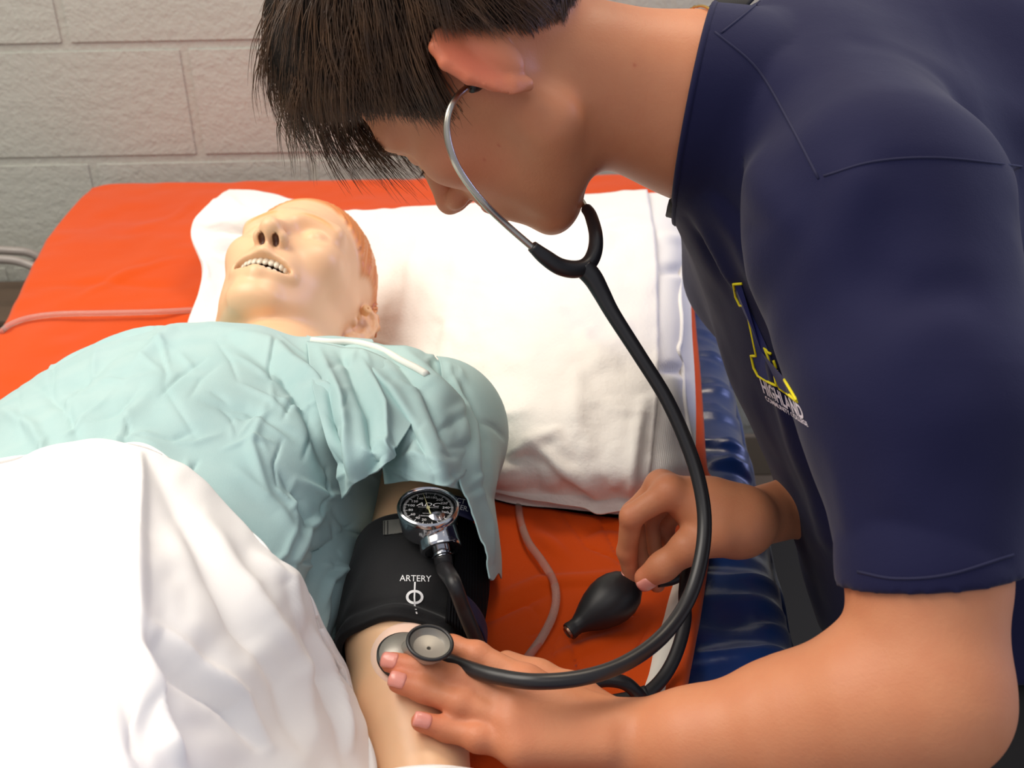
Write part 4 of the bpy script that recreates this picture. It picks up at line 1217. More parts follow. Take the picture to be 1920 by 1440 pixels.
def shirt_final(P, d):
    near = np.abs(d) < 0.03
    if near.any():
        p = P[near]; add = np.zeros(len(p))
        for pts, w, a in sfolds: add += a * np.exp(-(seg3(p, pts) / w) ** 2)
        n = (noise2(p[:, [0, 2]], 14, 51) + noise2(p[:, [1, 2]], 14, 52)) * 0.008 + (noise2(p[:, [0, 2]], 34, 53) + noise2(p[:, [1, 2]], 34, 54)) * 0.0022
        d = d.copy(); d[near] -= add + n
    cover = np.minimum(trunk.eval(P), np.where((P - h0) @ hem_n < 0.02, larm.eval(P), 0.2)) - 0.005
    d = np.minimum(d, cover)
    d = np.maximum(d, (P - c0) @ coll_n)
    near_sl = sh_sl.eval(P, sh_sl.prims[:2]) < 0.03
    d = np.where(near_sl & (((P - CH2) @ FW) < -0.13), np.maximum(d, (P - h0) @ hem_n), d)
    d = np.maximum(d, (P - at(1850, 1190, 0.92)) @ DN)
    d = np.maximum(d, -neck_cut.eval(P)); d = np.maximum(d, -arm_cut.eval(P))
    return d
sv, sq = polygonise([sh_main, sh_sl], 0.0027, final=shirt_final)
sv = relax(sv, sq, 2, 0.5)
M_shirt = mat('navy_cotton', lin(20, 21, 56), 0.82, sheen=0.08, bump=[('noise', 40, 0.10, 0.004), ('noise', 900, 0.2, 0.0006)], spec=0.2)
shirt = keep(quads_obj('shirt', sv, sq, M_shirt), person)
bvs = BVHTree.FromPolygons([tuple(v) for v in sv], [tuple(f) for f in sq])
def on_shirt(pts, lift=0.0006, n=6):
    out = []
    for x, y in catmull(pts, n):
        p = on_ray(bvs, x, y, lift)
        if p is not None: out.append(p)
    return out
def shirt_part(o):
    o.parent = shirt; o.matrix_parent_inverse = Matrix.Identity(4); return o
M_seam = mat('navy_seam', lin(22, 23, 58), 0.85)
for pl in ([(1340, 60), (1420, 130), (1480, 230), (1535, 335)], [(1545, 330), (1640, 303), (1760, 296), (1915, 312)], [(1352, 62), (1395, 28), (1425, 2)], [(1608, 1072), (1680, 1085), (1780, 1077), (1900, 1040)]):
    pts = on_shirt(pl, 0.0, 8)
    if len(pts) > 3: shirt_part(tube('seam', pts, 0.0009, M_seam, None, 6, 1))
# emblem: slab-serif letter outlined in yellow, two lines of white lettering under it
M_yel = mat('yellow_thread', lin(238, 222, 20), 0.6); M_wth = mat('white_thread', lin(225, 215, 225), 0.7); M_ink = mat('blue_fill', lin(14, 28, 92), 0.7)
def strip(pts, w, m, name, lift=0.0016):
    P = on_shirt(pts, lift, 5)
    if len(P) > 2: return shirt_part(tube(name, P, w, m, None, 6, 1))
for pl in ([(1391, 532), (1375, 533), (1379, 556), (1387, 573), (1398, 572), (1406, 610), (1418, 668), (1408, 667), (1413, 690), (1421, 705), (1438, 715), (1456, 724), (1450, 690), (1443, 684), (1440, 670), (1433, 652), (1440, 661), (1446, 664)],
           [(1450, 676), (1455, 690), (1448, 692)], [(1456, 694), (1461, 728)], [(1461, 728), (1480, 741), (1495, 753), (1484, 734), (1471, 712)]):
    q = []
    for a, b in zip(pl[:-1], pl[1:]):                # keep the corners crisp
        for t in (0, 0.33, 0.66): q.append((a[0] + (b[0] - a[0]) * t, a[1] + (b[1] - a[1]) * t))
    q.append(pl[-1])
    P = [p for p in (on_ray(bvs, x, y, 0.0012) for x, y in q) if p is not None]
    if len(P) > 2: shirt_part(tube('emblem_outline', P, 0.0011, M_yel, None, 6, 1))
fill = [(1378, 536), (1390, 535), (1400, 570), (1420, 610), (1440, 655), (1452, 690), (1480, 720), (1494, 750), (1460, 727), (1422, 704), (1411, 670), (1418, 668), (1400, 575), (1388, 572)]
fv = [on_ray(bvs, x, y, 0.0007) for x, y in fill]
cpt = on_ray(bvs, 1428, 660, 0.0012)
if all(p is not None for p in fv) and cpt is not None:
    shirt_part(mesh_obj('emblem_fill', fv + [cpt], [(i, (i + 1) % len(fv), len(fv)) for i in range(len(fv))], M_ink, None, False))
def shirt_text(s, p0, p1, hgt, lift=0.0012):
    v, f = text_mesh(s, 1.0, bold=0.03)
    x0, x1 = v[:, 0].min(), v[:, 0].max(); y0, y1 = v[:, 1].min(), v[:, 1].max()
    a = (v[:, 0] - x0) / (x1 - x0); b = (v[:, 1] - y0) / (y1 - y0)
    vs = []
    for i in range(len(v)):
        x = p0[0] + (p1[0] - p0[0]) * a[i] + hgt[0] * (1 - b[i]); y = p0[1] + (p1[1] - p0[1]) * a[i] + hgt[1] * (1 - b[i])
        p = on_ray(bvs, x, y, lift); vs.append(p if p is not None else at(x, y, 0.8))
    shirt_part(mesh_obj('lettering', vs, f, M_wth, None, False))
shirt_text('HIGHLAND', (1423, 708), (1500, 760), (9, 29))
shirt_text('COMMUNITY COLLEGE', (1433, 741), (1512, 791), (4, 10))
# black undershirt collar and fine gold chain
M_under = mat('black_undershirt', lin(14, 14, 16), 0.8)
ncx = (NK1 - NK0) / np.linalg.norm(NK1 - NK0)
UC = NK1 + ncx * -0.020; UR = basis(coll_n * -1, UP)
nc = (NK0 + NK1) / 2
def neck_ring(center, nrm, r_off, n=60, k0=0.0, k1=2 * math.pi):
    R_ = basis(nrm, UP); out = []
    for a in np.linspace(k0, k1, n):
        d = R_ @ V(math.cos(a), math.sin(a), 0)
        # march outwards to the skin
        ts = np.linspace(0.02, 0.12, 120); P = center + ts[:, None] * d
        dd = np.minimum(trunk.eval(P), head.eval(P)); i = np.argmax(dd > r_off)
        out.append(P[i])
    return out
uc = neck_ring(at(1338, 190, 0.803), -coll_n + ncx * 0.2, 0.0022)
uc = [p + ncx * (0.004 + 0.030 * max(0.0, float((p - NK1) @ -FW)) / 0.06 - 0.010 * max(0.0, float((p - NK1) @ DN)) / 0.06) for p in uc]
g_ = np.stack([np.array(uc) - ncx * 0.010, np.array(uc) - ncx * 0.002, np.array(uc) + ncx * 0.02], 0)
us = keep(quads_obj('undershirt', g_.reshape(-1, 3), grid_quads(3, len(uc)), M_under), person); add_solid(us, 0.004, 1)
sp = np.array([[at(1322, 24, .820), at(1358, 22, .818), at(1396, 20, .820)], [at(1334, 10, .824), at(1366, 7, .822), at(1408, 4, .824)], [at(1350, -8, .837), at(1382, -10, .836), at(1424, -12, .838)]])
sp = surf(sp, 6, 6); spo = keep(quads_obj('strap', sp.reshape(-1, 3), grid_quads(*sp.shape[:2]), M_under), person); add_solid(spo, 0.003, 0)
# ribbed band closing the collar edge
pc0 = at(1330, 215, 0.80); pc0 = pc0 - coll_n * ((pc0 - c0) @ coll_n) - coll_n * 0.002
cb_ = basis(coll_n, UP); band = []
for a_ in np.linspace(0, 2 * math.pi, 72, endpoint=False):
    dr = cb_ @ V(math.cos(a_), math.sin(a_), 0); ts = np.linspace(0.045, 0.125, 160); PP = pc0 + ts[:, None] * dr
    gd = [g.eval(PP) for g in (sh_main, sh_sl)]; gd = shirt_final(PP, np.minimum(*gd))
    ins = np.where(gd < 0)[0]
    if len(ins):
        i_ = ins[0]
        while i_ + 1 < 160 and gd[i_ + 1] < 0: i_ += 1
        band.append(ts[i_])
    else: band.append(np.nan)
band = np.array(band); band = np.where(np.isnan(band), np.nanmedian(band), band)
for _ in range(4): band = 0.5 * band + 0.25 * (np.roll(band, 1) + np.roll(band, -1))
bp_ = [pc0 + (band[i] - 0.0014) * (cb_ @ V(math.cos(2 * math.pi * i / 72), math.sin(2 * math.pi * i / 72), 0)) for i in range(72)]
shirt_part(tube('collar', bp_ + [bp_[0]], 0.0026, M_shirt, None, 8, 2, False))
ch = neck_ring(at(1318, 150, 0.80), ncx * 0.8 + camdir(0.35, -0.5, 0) * 0.5, 0.0012, 80)
keep(tube('necklace', ch, 0.0011, mat('gold', lin(214, 170, 90), 0.25, 1.0), None, 6, 1), person)

# black trousers
tr = Group([EL(at(1850, 1330, 0.92), (0.108, 0.152, 0.20), 0.05, R1), RC(at(1870, 1500, 0.84), V(0.42, 0.42, 0.5), 0.095, 0.07, 0.05), RC(V(0.42, 0.42, 0.5), V(0.46, 0.50, 0.012), 0.07, 0.06, 0.04),
            RC(at(1900, 1500, 1.0), V(0.50, 0.68, 0.5), 0.095, 0.07, 0.05), RC(V(0.50, 0.68, 0.5), V(0.52, 0.72, 0.012), 0.07, 0.06, 0.04)], k=0.03)
def tr_final(P, d): return np.maximum(d, -(P[:, 2] - 0.002)) 
tv_, tq_ = polygonise([tr], 0.006, final=tr_final)
keep(quads_obj('trousers', relax(tv_, tq_, 2), tq_, mat('black_cloth', lin(18, 18, 20), 0.85)), person)
# ------------------------------------------------------------------ blood pressure set: cuff, gauge, hoses, bulb
M_cuff = mat('black_nylon_cuff', lin(24, 24, 26), 0.75, bump=[('noise', 500, 0.25, 0.0008), ('noise', 30, 0.15, 0.003)], spec=0.25, sheen=0.1)
M_velcro = mat('black_velcro', lin(14, 14, 17), 0.95, bump=[('wavex', 160, 0.8, 0.002)], spec=0.1)
M_navyband = mat('navy_band', lin(26, 28, 62), 0.6)
M_white = mat('white_print', lin(235, 235, 235), 0.7)
M_chrome = mat('chrome', lin(205, 206, 210), 0.14, 1.0)
M_rubber = mat('black_rubber', lin(32, 31, 33), 0.42, spec=0.4)
M_dial = mat('dial_black', lin(16, 16, 17), 0.4)
ad = (AE - AU) / np.linalg.norm(AE - AU)
n0 = -FW + UP * 0.25; n0 -= ad * (n0 @ ad); n0 /= np.linalg.norm(n0)
sd = np.cross(n0, ad); sd /= np.linalg.norm(sd)
if sd @ RT < 0: sd = -sd
L_arm = np.linalg.norm(AE - AU)
def t_for(py, r):
    ts = np.linspace(-0.3, 1.3, 400); P = AU + (AE - AU) * ts[:, None] + n0 * r
    q, _ = proj(P); return ts[np.argmin(abs(q[:, 1] - py))]
RCF = 0.0492
T0, T1 = t_for(958, RCF), t_for(1152, RCF)
def cuffP(th, t, r):
    th = np.asarray(th)[..., None]; t = np.asarray(t)[..., None]; r = np.asarray(r)[..., None]
    return AU + (AE - AU) * t + r * (np.cos(th) * n0 * 0.98 + np.sin(th) * sd * 1.01)
bp = empty('blood_pressure_monitor', tuple(onz(1130, 1150, MZ + 0.008)), 'black arm cuff with chrome dial gauge and rubber squeeze bulb on the manikin arm', 'blood pressure cuff')
def bpk(o): return keep(o, bp)
nth, nt_ = 140, 60
TH_, TT = np.meshgrid(np.linspace(0, 2 * math.pi, nth, endpoint=False), np.linspace(0, 1, nt_), indexing='xy')
low = -0.035 * np.cos(TH_ - 0.1) * 0  # bottom edge sags to the sides
rr = RCF + 0.0025 * np.sin(TT * math.pi) - 0.002 * TT + 0.0022 * np.exp(-((TT - 0.93) / 0.035) ** 2) * (1 + 0.6 * np.sin(TH_ * 3 + 1)) - 0.002 * np.exp(-((TT - 0.86) / 0.04) ** 2)
rr += 0.0009 * np.sin(TH_ * 7 + TT * 9) * (0.3 + TT)
Tpos = T0 + (T1 - T0) * TT * (1 + 0.09 * (1 - np.cos(TH_)) * 0.5)
Cg = cuffP(TH_, Tpos, rr)
# ends rolled inward so the cuff has a visible thickness
inn0 = cuffP(TH_[0], Tpos[0], rr[0] - 0.005); inn1 = cuffP(TH_[0], Tpos[-1], rr[-1] - 0.005)
Cg2 = np.concatenate([inn0[None], Cg, inn1[None]], 0)
cuff = bpk(quads_obj('cuff', Cg2.reshape(-1, 3), grid_quads(nt_ + 2, nth, True), M_cuff))
# overlapping velcro tail on the outer side
th2, t2 = np.meshgrid(np.linspace(0.62, 2.5, 60), np.linspace(-0.04, 0.98, 50), indexing='xy')
r2_ = RCF + 0.0065 + 0.0035 * np.exp(-((th2 - 0.62) / 0.12) ** 2) * 0 + 0.0012 * np.sin(t2 * 6)
Vg = cuffP(th2, T0 + (T1 - T0) * t2 * (1 + 0.05 * (1 - np.cos(th2))), r2_)
vel = bpk(quads_obj('velcro_flap', Vg.reshape(-1, 3), grid_quads(50, 60), M_velcro)); add_solid(vel, 0.003, 0)
th3, t3 = np.meshgrid(np.linspace(0.66, 2.2, 30), np.linspace(0.70, 0.83, 8), indexing='xy')
Bg = cuffP(th3, T0 + (T1 - T0) * t3 * (1 + 0.05 * (1 - np.cos(th3))) + 0.0 * th3, RCF + 0.0098 + 0 * th3)
bnd = bpk(quads_obj('navy_band', Bg.reshape(-1, 3), grid_quads(8, 30), M_navyband)); add_solid(bnd, 0.0015, 0)
allc = np.vstack([Cg2.reshape(-1, 3), Vg.reshape(-1, 3)])
bvc = BVHTree.FromPolygons([tuple(v) for v in allc], [tuple(f) for f in grid_quads(nt_ + 2, nth, True)] + [tuple(f) for f in grid_quads(50, 60) + Cg2[..., 0].size])
def decal(name, bvh, v2, faces, m, parent, lift=0.0006):
    vs = []
    for x, y in v2:
        p = on_ray(bvh, x, y, lift)
        vs.append(p if p is not None else at(x, y, 0.78))
    return keep(mesh_obj(name, vs, faces, m, None, False), parent)
def px_text(s, cx, cy, size, ang=0.0, shear=0.0, xs=1.0):
    v, f = text_mesh(s, size)
    c, n = math.cos(ang), math.sin(ang)
    x = v[:, 0] * xs; y = -v[:, 1] + shear * x
    return np.stack([cx + c * x - n * y, cy + n * x + c * y], 1), f
v2, f2 = px_text('ARTERY', 779, 1085, 16.5, 0.02)
decal('lettering', bvc, v2, f2, M_white, bp)
# artery mark: ring with a line through it
ringv, ringf = [], []
for k in range(32):
    a = 2 * math.pi * k / 32
    for (rx, ry) in ((16.5, 13.5), (11.5, 8.8)):
        ringv.append((777.5 + rx * math.cos(a), 1119.5 + ry * math.sin(a)))
for k in range(32):
    j = (k + 1) % 32; ringf.append((2 * k, 2 * j, 2 * j + 1, 2 * k + 1))
decal('artery_mark', bvc, ringv, ringf, M_white, bp)
lv, lf = [], []
ln = [(778, 1091), (777.5, 1105), (777, 1120), (777.5, 1135), (780, 1143)]
for x, y in ln: lv += [(x - 1.5, y), (x + 1.5, y)]
for k in range(len(ln) - 1): lf.append((2 * k, 2 * k + 1, 2 * k + 3, 2 * k + 2))
n_ = len(lv); lv += [(779, 1147), (782, 1147), (783, 1151), (780, 1151)]; lf.append((n_, n_ + 1, n_ + 2, n_ + 3))
decal('artery_line', bvc, lv, lf, M_white, bp, 0.0008)
# grey webbing loop left of the gauge
gw = []
U8, W8 = 10, 12
for i in range(U8):
    for j in range(W8):
        x = 719 + (755 - 719) * j / (W8 - 1); y = 977 + (1003 - 977) * i / (U8 - 1) - (x - 719) * 0.12
        p = on_ray(bvc, x, y, 0.0012 + 0.0006 * (j % 2)); gw.append(p if p is not None else at(x, y, 0.8))
web = bpk(mesh_obj('webbing', gw, grid_quads(U8, W8).tolist(), mat('grey_webbing', lin(150, 148, 140), 0.8, bump=[('wavex', 500, 0.6, 0.001), ('wavey', 500, 0.6, 0.001)])))
add_solid(web, 0.001, 0)
for xx in (721, 727):
    bar = []
    for i in range(6):
        y = 977 + 26 * i / 5 - (xx - 719) * 0.12
        for dx in (-0.9, 0.9):
            p = on_ray(bvc, xx + dx, y, 0.0026); bar.append(p if p is not None else at(xx, y, 0.8))
    k = mesh_obj('stripe', bar, grid_quads(6, 2).tolist(), M_cuff); k.parent = web
# navy tag with cropped lettering, by the gauge
tg = []
for i in range(6):
    for j in range(8):
        x = 845 + 40 * j / 7 + i * 0.5; y = 928 + 36 * i / 5 + (j / 7) ** 1.5 * 14
        p = on_ray(bvc, x, y, 0.001)
        tg.append(at(x, y, 0.800 + 0.006 * j / 7 - 0.010 * i / 5))
tagm = bpk(mesh_obj('tag', tg, grid_quads(6, 8).tolist(), mat('navy_tag', lin(28, 28, 66), 0.6))); add_solid(tagm, 0.0012, 0)
bvt = BVHTree.FromPolygons([tuple(v) for v in tg], [tuple(f) for f in grid_quads(6, 8)])
for s, cx_, cy_, a in (('ECT', 861, 939, 0.22), ('GER.', 866, 952, 0.26)):
    v2, f2 = px_text(s, cx_, cy_, 13, a)
    o = decal('lettering', bvt, v2, f2, M_white, bp, 0.0014)

# gauge
GC = at(803, 954, 0.775)
gn = camdir(0.05, -0.83, -0.55)
GR = basis(gn, -RT)                                    # columns: x, y, normal
gx = RT - gn * (RT @ gn); gx /= np.linalg.norm(gx); gy = np.cross(gn, gx)
GRm = np.stack([gx, gy, gn], 1)
gauge = empty('gauge', tuple(GC - gn * 0.012)); keep(gauge, bp)
def gk(o):
    o.parent = gauge; o.matrix_parent_inverse = (Matrix.Translation(bp.location) @ gauge.matrix_parent_inverse @ Matrix.Translation(gauge.location)).inverted()
    return o
gk(lathe('case', [(0.0001, -0.020), (0.016, -0.020), (0.0195, -0.018), (0.0215, -0.010), (0.0216, -0.002), (0.0226, -0.001), (0.0228, 0.0015), (0.0222, 0.003), (0.0208, 0.0036), (0.0198, 0.0022), (0.0196, -0.0008), (0.0001, -0.0008)], GC, GRm, M_chrome, seg=64))
gk(lathe('dial', [(0.0001, -0.0007), (0.0195, -0.0007), (0.0195, 0.0), (0.0001, 0.0)], GC, GRm, M_dial, seg=48))
def gl(x, y, z): return GC + GRm @ V(x, y, z)
GV = 0.0002
def dial_mesh(name, vs, fs, m): return gk(mesh_obj(name, [gl(x, y, GV) for x, y in vs], fs, m, None, False))
tv, tf = [], []
for v in range(0, 302, 2):
    a = math.radians((v - 168) * 1.15); big = v % 20 == 0
    r0_, r1_, w_ = (0.0150 if big else (0.0160 if v % 10 == 0 else 0.0166)), 0.0183, (0.00022 if big else 0.00011)
    dx, dy = math.sin(a), math.cos(a); px_, py_ = dy, -dx
    n_ = len(tv)
    tv += [(dx * r0_ + px_ * w_, dy * r0_ + py_ * w_), (dx * r0_ - px_ * w_, dy * r0_ - py_ * w_), (dx * r1_ - px_ * w_, dy * r1_ - py_ * w_), (dx * r1_ + px_ * w_, dy * r1_ + py_ * w_)]
    tf.append((n_, n_ + 1, n_ + 2, n_ + 3))
tk = dial_mesh('scale_marks', tv, tf, M_white); tk['kind'] = 'stuff'
tv, tf = [], []
for v in range(20, 301, 20):
    a = math.radians((v - 168) * 1.15)
    vv, ff = text_mesh(str(v), 0.0034); n_ = len(tv)
    tv += [(x + math.sin(a) * 0.0128, y + math.cos(a) * 0.0128) for x, y, _ in vv]; tf += [tuple(i + n_ for i in f) for f in ff]
dial_mesh('numerals', tv, tf, M_white)
M_gold = mat('gold_print', lin(232, 226, 170), 0.5)
tv, tf = [], []
for s, size, cx_, cy_, sh in (('ADC', 0.0058, 0.0, 0.0042, 0.35), ('SPHYGMOMANOMETER', 0.0014, 0.0, 0.0012, 0), ('NO PIN STOP', 0.0014, 0.0006, -0.0056, 0), ('Lifetime Certified', 0.0021, 0.0012, -0.0082, 0.3)):
    vv, ff = text_mesh(s, size); n_ = len(tv)
    tv += [(x * (1.35 if s == 'ADC' else 1) + y * sh + cx_, y + cy_) for x, y, _ in vv]; tf += [tuple(i + n_ for i in f) for f in ff]
dial_mesh('dial_lettering', tv, tf, M_white)
a = math.radians(-17); dx, dy = math.sin(a), math.cos(a); px_, py_ = dy, -dx
ndl = [gl(dx * r + px_ * w, dy * r + py_ * w, 0.0011) for r, w in ((-0.0070, 0.0006), (-0.0070, -0.0006), (-0.0015, -0.0003), (0.0168, -0.00012), (0.0168, 0.00012), (-0.0015, 0.0003))]
nd = gk(mesh_obj('needle', ndl, [(0, 1, 2, 5), (5, 2, 3, 4)], M_gold, None, False)); add_solid(nd, 0.0003, 0)
gk(lathe('needle_hub', [(0.0001, 0.0003), (0.0013, 0.0003), (0.0013, 0.0014), (0.0006, 0.0017), (0.0001, 0.0017)], GC, GRm, M_gold, seg=16))
glass = mat('gauge_glass', (1, 1, 1, 1), 0.02)
gb = glass.node_tree.nodes['Principled BSDF']; gb.inputs['Transmission Weight'].default_value = 1.0; gb.inputs['IOR'].default_value = 1.15
gk(lathe('lens', [(0.0001, 0.0016), (0.0198, 0.0016), (0.0198, 0.0022), (0.0001, 0.0022)], GC, GRm, glass, seg=40))
# connector with its barb
ca = camdir(0.20, 0.74, -0.48); CO = at(821, 1000, 0.775) ; CR = basis(ca, RT)
gk(lathe('connector', [(0.0001, -0.012), (0.0110, -0.012), (0.0138, -0.009), (0.0145, -0.004), (0.0150, 0.010), (0.0152, 0.0125), (0.0146, 0.0140), (0.0120, 0.0143), (0.0112, 0.0136), (0.0062, 0.0134), (0.0060, 0.0165), (0.0068, 0.017), (0.0068, 0.0185), (0.0054, 0.019), (0.0054, 0.0215), (0.0001, 0.0215)], CO, CR, M_chrome, seg=40))
H0 = CO + ca * 0.019
# hoses
hq, hz = proj(H0)
h1 = [H0, H0 + ca * 0.010, at(850, 1092, 0.715), at(868, 1140, 0.720), at(889, 1190, 0.728), at(912, 1238, 0.745), at(960, 1290, 0.775), at(1040, 1300, 0.785), at(1100, 1283, 0.785), at(1135, 1275, 0.785), at(1170, 1280, 0.785), at(1192, 1297, 0.790), at(1206, 1316, 0.798)]
bpk(tube('hose', h1, [0.0066, 0.0064, 0.0054] + [0.0052] * 10, M_rubber, None, 14, 10))
h2 = [at(814, 1148, 0.782), at(826, 1172, 0.768), at(846, 1212, 0.764), at(905, 1280, 0.785), at(1000, 1330, 0.795), at(1100, 1325, 0.80), at(1160, 1317, 0.80), at(1206, 1304, 0.80), at(1242, 1272, 0.81), at(1268, 1225, 0.822), at(1284, 1165, 0.838), at(1284, 1110, 0.852), at(1292, 1060, 0.872), at(1312, 1040, 0.88), at(1300, 1062, 0.888), at(1262, 1085, 0.886), at(1232, 1090, 0.882)]
bpk(tube('hose', h2, 0.0052, M_rubber, None, 14, 10))
bpk(tube('tee', [at(1150, 1318, 0.80), at(1180, 1312, 0.80), at(1214, 1300, 0.801)], 0.0064, M_rubber, None, 14, 8))
# bulb, lying on the quilt
b0, b1 = onz(1066, 1199, qz + 0.010), onz(1205, 1094, qz + 0.030)
bl = np.linalg.norm(b1 - b0); ba = (b1 - b0) / bl; BR = basis(ba, (0, 0, 1))
prof = [(0.0001, 0.002), (0.0045, 0.0016), (0.0050, 0.0), (0.0078, 0.0), (0.0082, 0.002), (0.0076, 0.006), (0.0078, 0.010), (0.0105, 0.016), (0.0150, 0.024), (0.0192, 0.033), (0.0222, 0.043), (0.0232, 0.052), (0.0222, 0.061), (0.0188, 0.070), (0.0130, 0.077), (0.0085, 0.081), (0.0072, 0.086), (0.0072, 0.094), (0.0001, 0.094)]
f_ = bl / 0.090
bo = bpk(lathe('bulb', [(r * min(1.05, f_), h * f_) for r, h in prof], b0 + V(0, 0, 0.008), BR, M_rubber, seg=48))
vn = bpk(lathe('end_valve', [(0.0001, 0.0), (0.0040, 0.0), (0.0048, -0.0012), (0.0055, 0.0004), (0.0055, 0.004), (0.0001, 0.004)], b0 + V(0, 0, 0.008) - ba * 0.0006, BR, mat('brass_ring', lin(150, 110, 90), 0.3, 0.8), seg=24))
va = b0 + V(0, 0, 0.008) + ba * 0.092 * f_
bpk(lathe('release_valve', [(0.0001, -0.002), (0.0055, -0.002), (0.0058, 0.004), (0.0045, 0.006), (0.0045, 0.014), (0.0060, 0.016), (0.0062, 0.022), (0.0050, 0.024), (0.0001, 0.024)], va, BR, M_chrome, seg=24))
# ------------------------------------------------------------------ stethoscope
M_tubing = mat('black_tubing', lin(30, 29, 31), 0.36, spec=0.5, bump=[('noise', 120, 0.03, 0.001)])
M_steel = mat('brushed_steel', lin(190, 184, 172), 0.25, 1.0)
M_stone = mat('grey_chestpiece', lin(150, 145, 136), 0.35, 0.35)
st = empty('stethoscope', tuple(at(780, 1228, 0.735)), 'black stethoscope with steel ear tubes, chest piece pressed on the elbow pad', 'stethoscope')
def sk(o): return keep(o, st)
et = [at(884, 160, 0.694), at(872, 168, 0.690), at(855, 184, 0.684), at(842, 210, 0.680), at(838, 245, 0.680), at(846, 285, 0.682), at(866, 327, 0.688), at(905, 378, 0.698), at(950, 422, 0.712), at(1003, 468, 0.724)]
sk(tube('ear_tube', et, 0.0024, M_steel, None, 12, 10))
sk(tube('ear_tip', [at(906, 146, 0.700), at(899, 148, 0.698), at(890, 155, 0.695), at(881, 163, 0.692)], [0.0035, 0.0056, 0.0062, 0.0045], M_tubing, None, 16, 8))
et2 = [at(1112, 440, 0.765), at(1106, 410, 0.79), at(1085, 370, 0.83), at(1040, 330, 0.87), at(990, 280, 0.895), at(950, 230, 0.895), at(930, 190, 0.88)]
sk(tube('ear_tube', et2, 0.0024, M_steel, None, 12, 8))
FE = HT + HR @ V(0, -0.086, 0)
sk(tube('ear_tip', [at(930, 190, 0.88), at(928, 186, 0.876), at(926, 180, 0.868)], [0.0045, 0.006, 0.0035], M_tubing, None, 14, 6))
yk = [at(998, 462, 0.7225), at(1022, 482, 0.728), at(1050, 500, 0.734), at(1080, 505, 0.740), at(1102, 496, 0.745), at(1115, 472, 0.750), at(1117, 440, 0.757), at(1108, 405, 0.772), at(1100, 392, 0.780)]
sk(tube('yoke', yk, [0.0040, 0.0055, 0.0060, 0.0062, 0.0058, 0.0054, 0.0050, 0.0046, 0.0042], M_tubing, None, 16, 10))
tb = [at(1093, 500, 0.744), at(1112, 522, 0.745), at(1128, 550, 0.746), at(1150, 590, 0.746), at(1200, 668, 0.746), at(1248, 745, 0.746), at(1285, 825, 0.744), at(1310, 900, 0.740), at(1321, 975, 0.733), at(1314, 1050, 0.722), at(1290, 1125, 0.708),
      at(1243, 1192, 0.690), at(1175, 1242, 0.670), at(1095, 1270, 0.656), at(1005, 1278, 0.652), at(930, 1268, 0.664), at(875, 1252, 0.680), at(838, 1238, 0.690)]
sk(tube('tubing', tb, [0.0075, 0.0070, 0.0062, 0.0054, 0.0050, 0.0050] + [0.0050] * 12, M_tubing, None, 18, 10))
# chest piece: diaphragm on the pad, bell turned up
D0 = at(764, 1226, float((on_ray(bvm, 762, 1226) - CAM) @ FW) - 0.006)
B0 = at(805, 1211, float((D0 - CAM) @ FW) - 0.030)
cax = camdir(0.18, -0.82, -0.54); CRm = basis(cax, RT)
sk(lathe('diaphragm', [(0.0001, -0.004), (0.0165, -0.004), (0.0190, -0.003), (0.0190, -0.0005), (0.0178, 0.0008), (0.0150, 0.0035), (0.0090, 0.0062), (0.0045, 0.0075), (0.0001, 0.0075)], D0, CRm, M_stone, seg=48))
sk(lathe('diaphragm_rim', [(0.0182, -0.0048), (0.0200, -0.0042), (0.0202, -0.0012), (0.0188, -0.0002)], D0, CRm, M_tubing, seg=48))
sk(tube('stem', [D0 + cax * 0.005, D0 * 0.5 + B0 * 0.5 + cax * 0.0, B0 - cax * 0.010], 0.0058, M_stone, None, 14, 6))
sk(lathe('bell', [(0.0001, -0.011), (0.0055, -0.011), (0.0085, -0.008), (0.0120, -0.003), (0.0138, 0.0005), (0.0142, 0.003), (0.0128, 0.003), (0.0118, 0.0008), (0.0100, -0.0010), (0.0030, -0.0022), (0.0014, -0.0022), (0.0012, -0.0045), (0.0001, -0.0045)], B0, CRm, M_stone, seg=48))
rim = [B0 + cax * 0.003 + CRm @ V(0.0140 * math.cos(a), 0.0140 * math.sin(a), 0) for a in np.linspace(0, 2 * math.pi, 49)]
sk(tube('bell_rim', rim, 0.0013, M_tubing, None, 10, 2, False))

# ------------------------------------------------------------------ clear tubes lying on the bed
M_clear = mat('clear_vinyl', lin(235, 215, 205), 0.12)
cb = M_clear.node_tree.nodes['Principled BSDF']; cb.inputs['Transmission Weight'].default_value = 0.75; cb.inputs['IOR'].default_value = 1.2
o = tube('clear_tube', [onz(-30, 650, qz - 0.03), onz(2, 622, qz + 0.008), onz(20, 608, qz + 0.010), onz(55, 596, qz + 0.010), onz(110, 589, qz + 0.012), onz(200, 587, qz + 0.014), onz(290, 585, qz + 0.014), onz(350, 582, qz + 0.010), onz(380, 581, qz + 0.006)], 0.0038, M_clear, None, 14, 8)
tag(o, 'clear plastic tube crossing the orange quilt left of the pillow', 'tube')
o = tube('clear_tube', [onz(968, 905, qz + 0.004), onz(971, 935, qz + 0.005), onz(976, 975, qz + 0.006), onz(990, 1015, qz + 0.008), onz(1015, 1050, qz + 0.009), onz(1036, 1085, qz + 0.009), onz(1043, 1118, qz + 0.009), onz(1036, 1155, qz + 0.009), onz(1016, 1195, qz + 0.009), onz(995, 1225, qz + 0.008), onz(975, 1252, qz + 0.006)], 0.0036, M_clear, None, 14, 8)
tag(o, 'clear plastic tube curving over the quilt between cuff and bulb', 'tube')
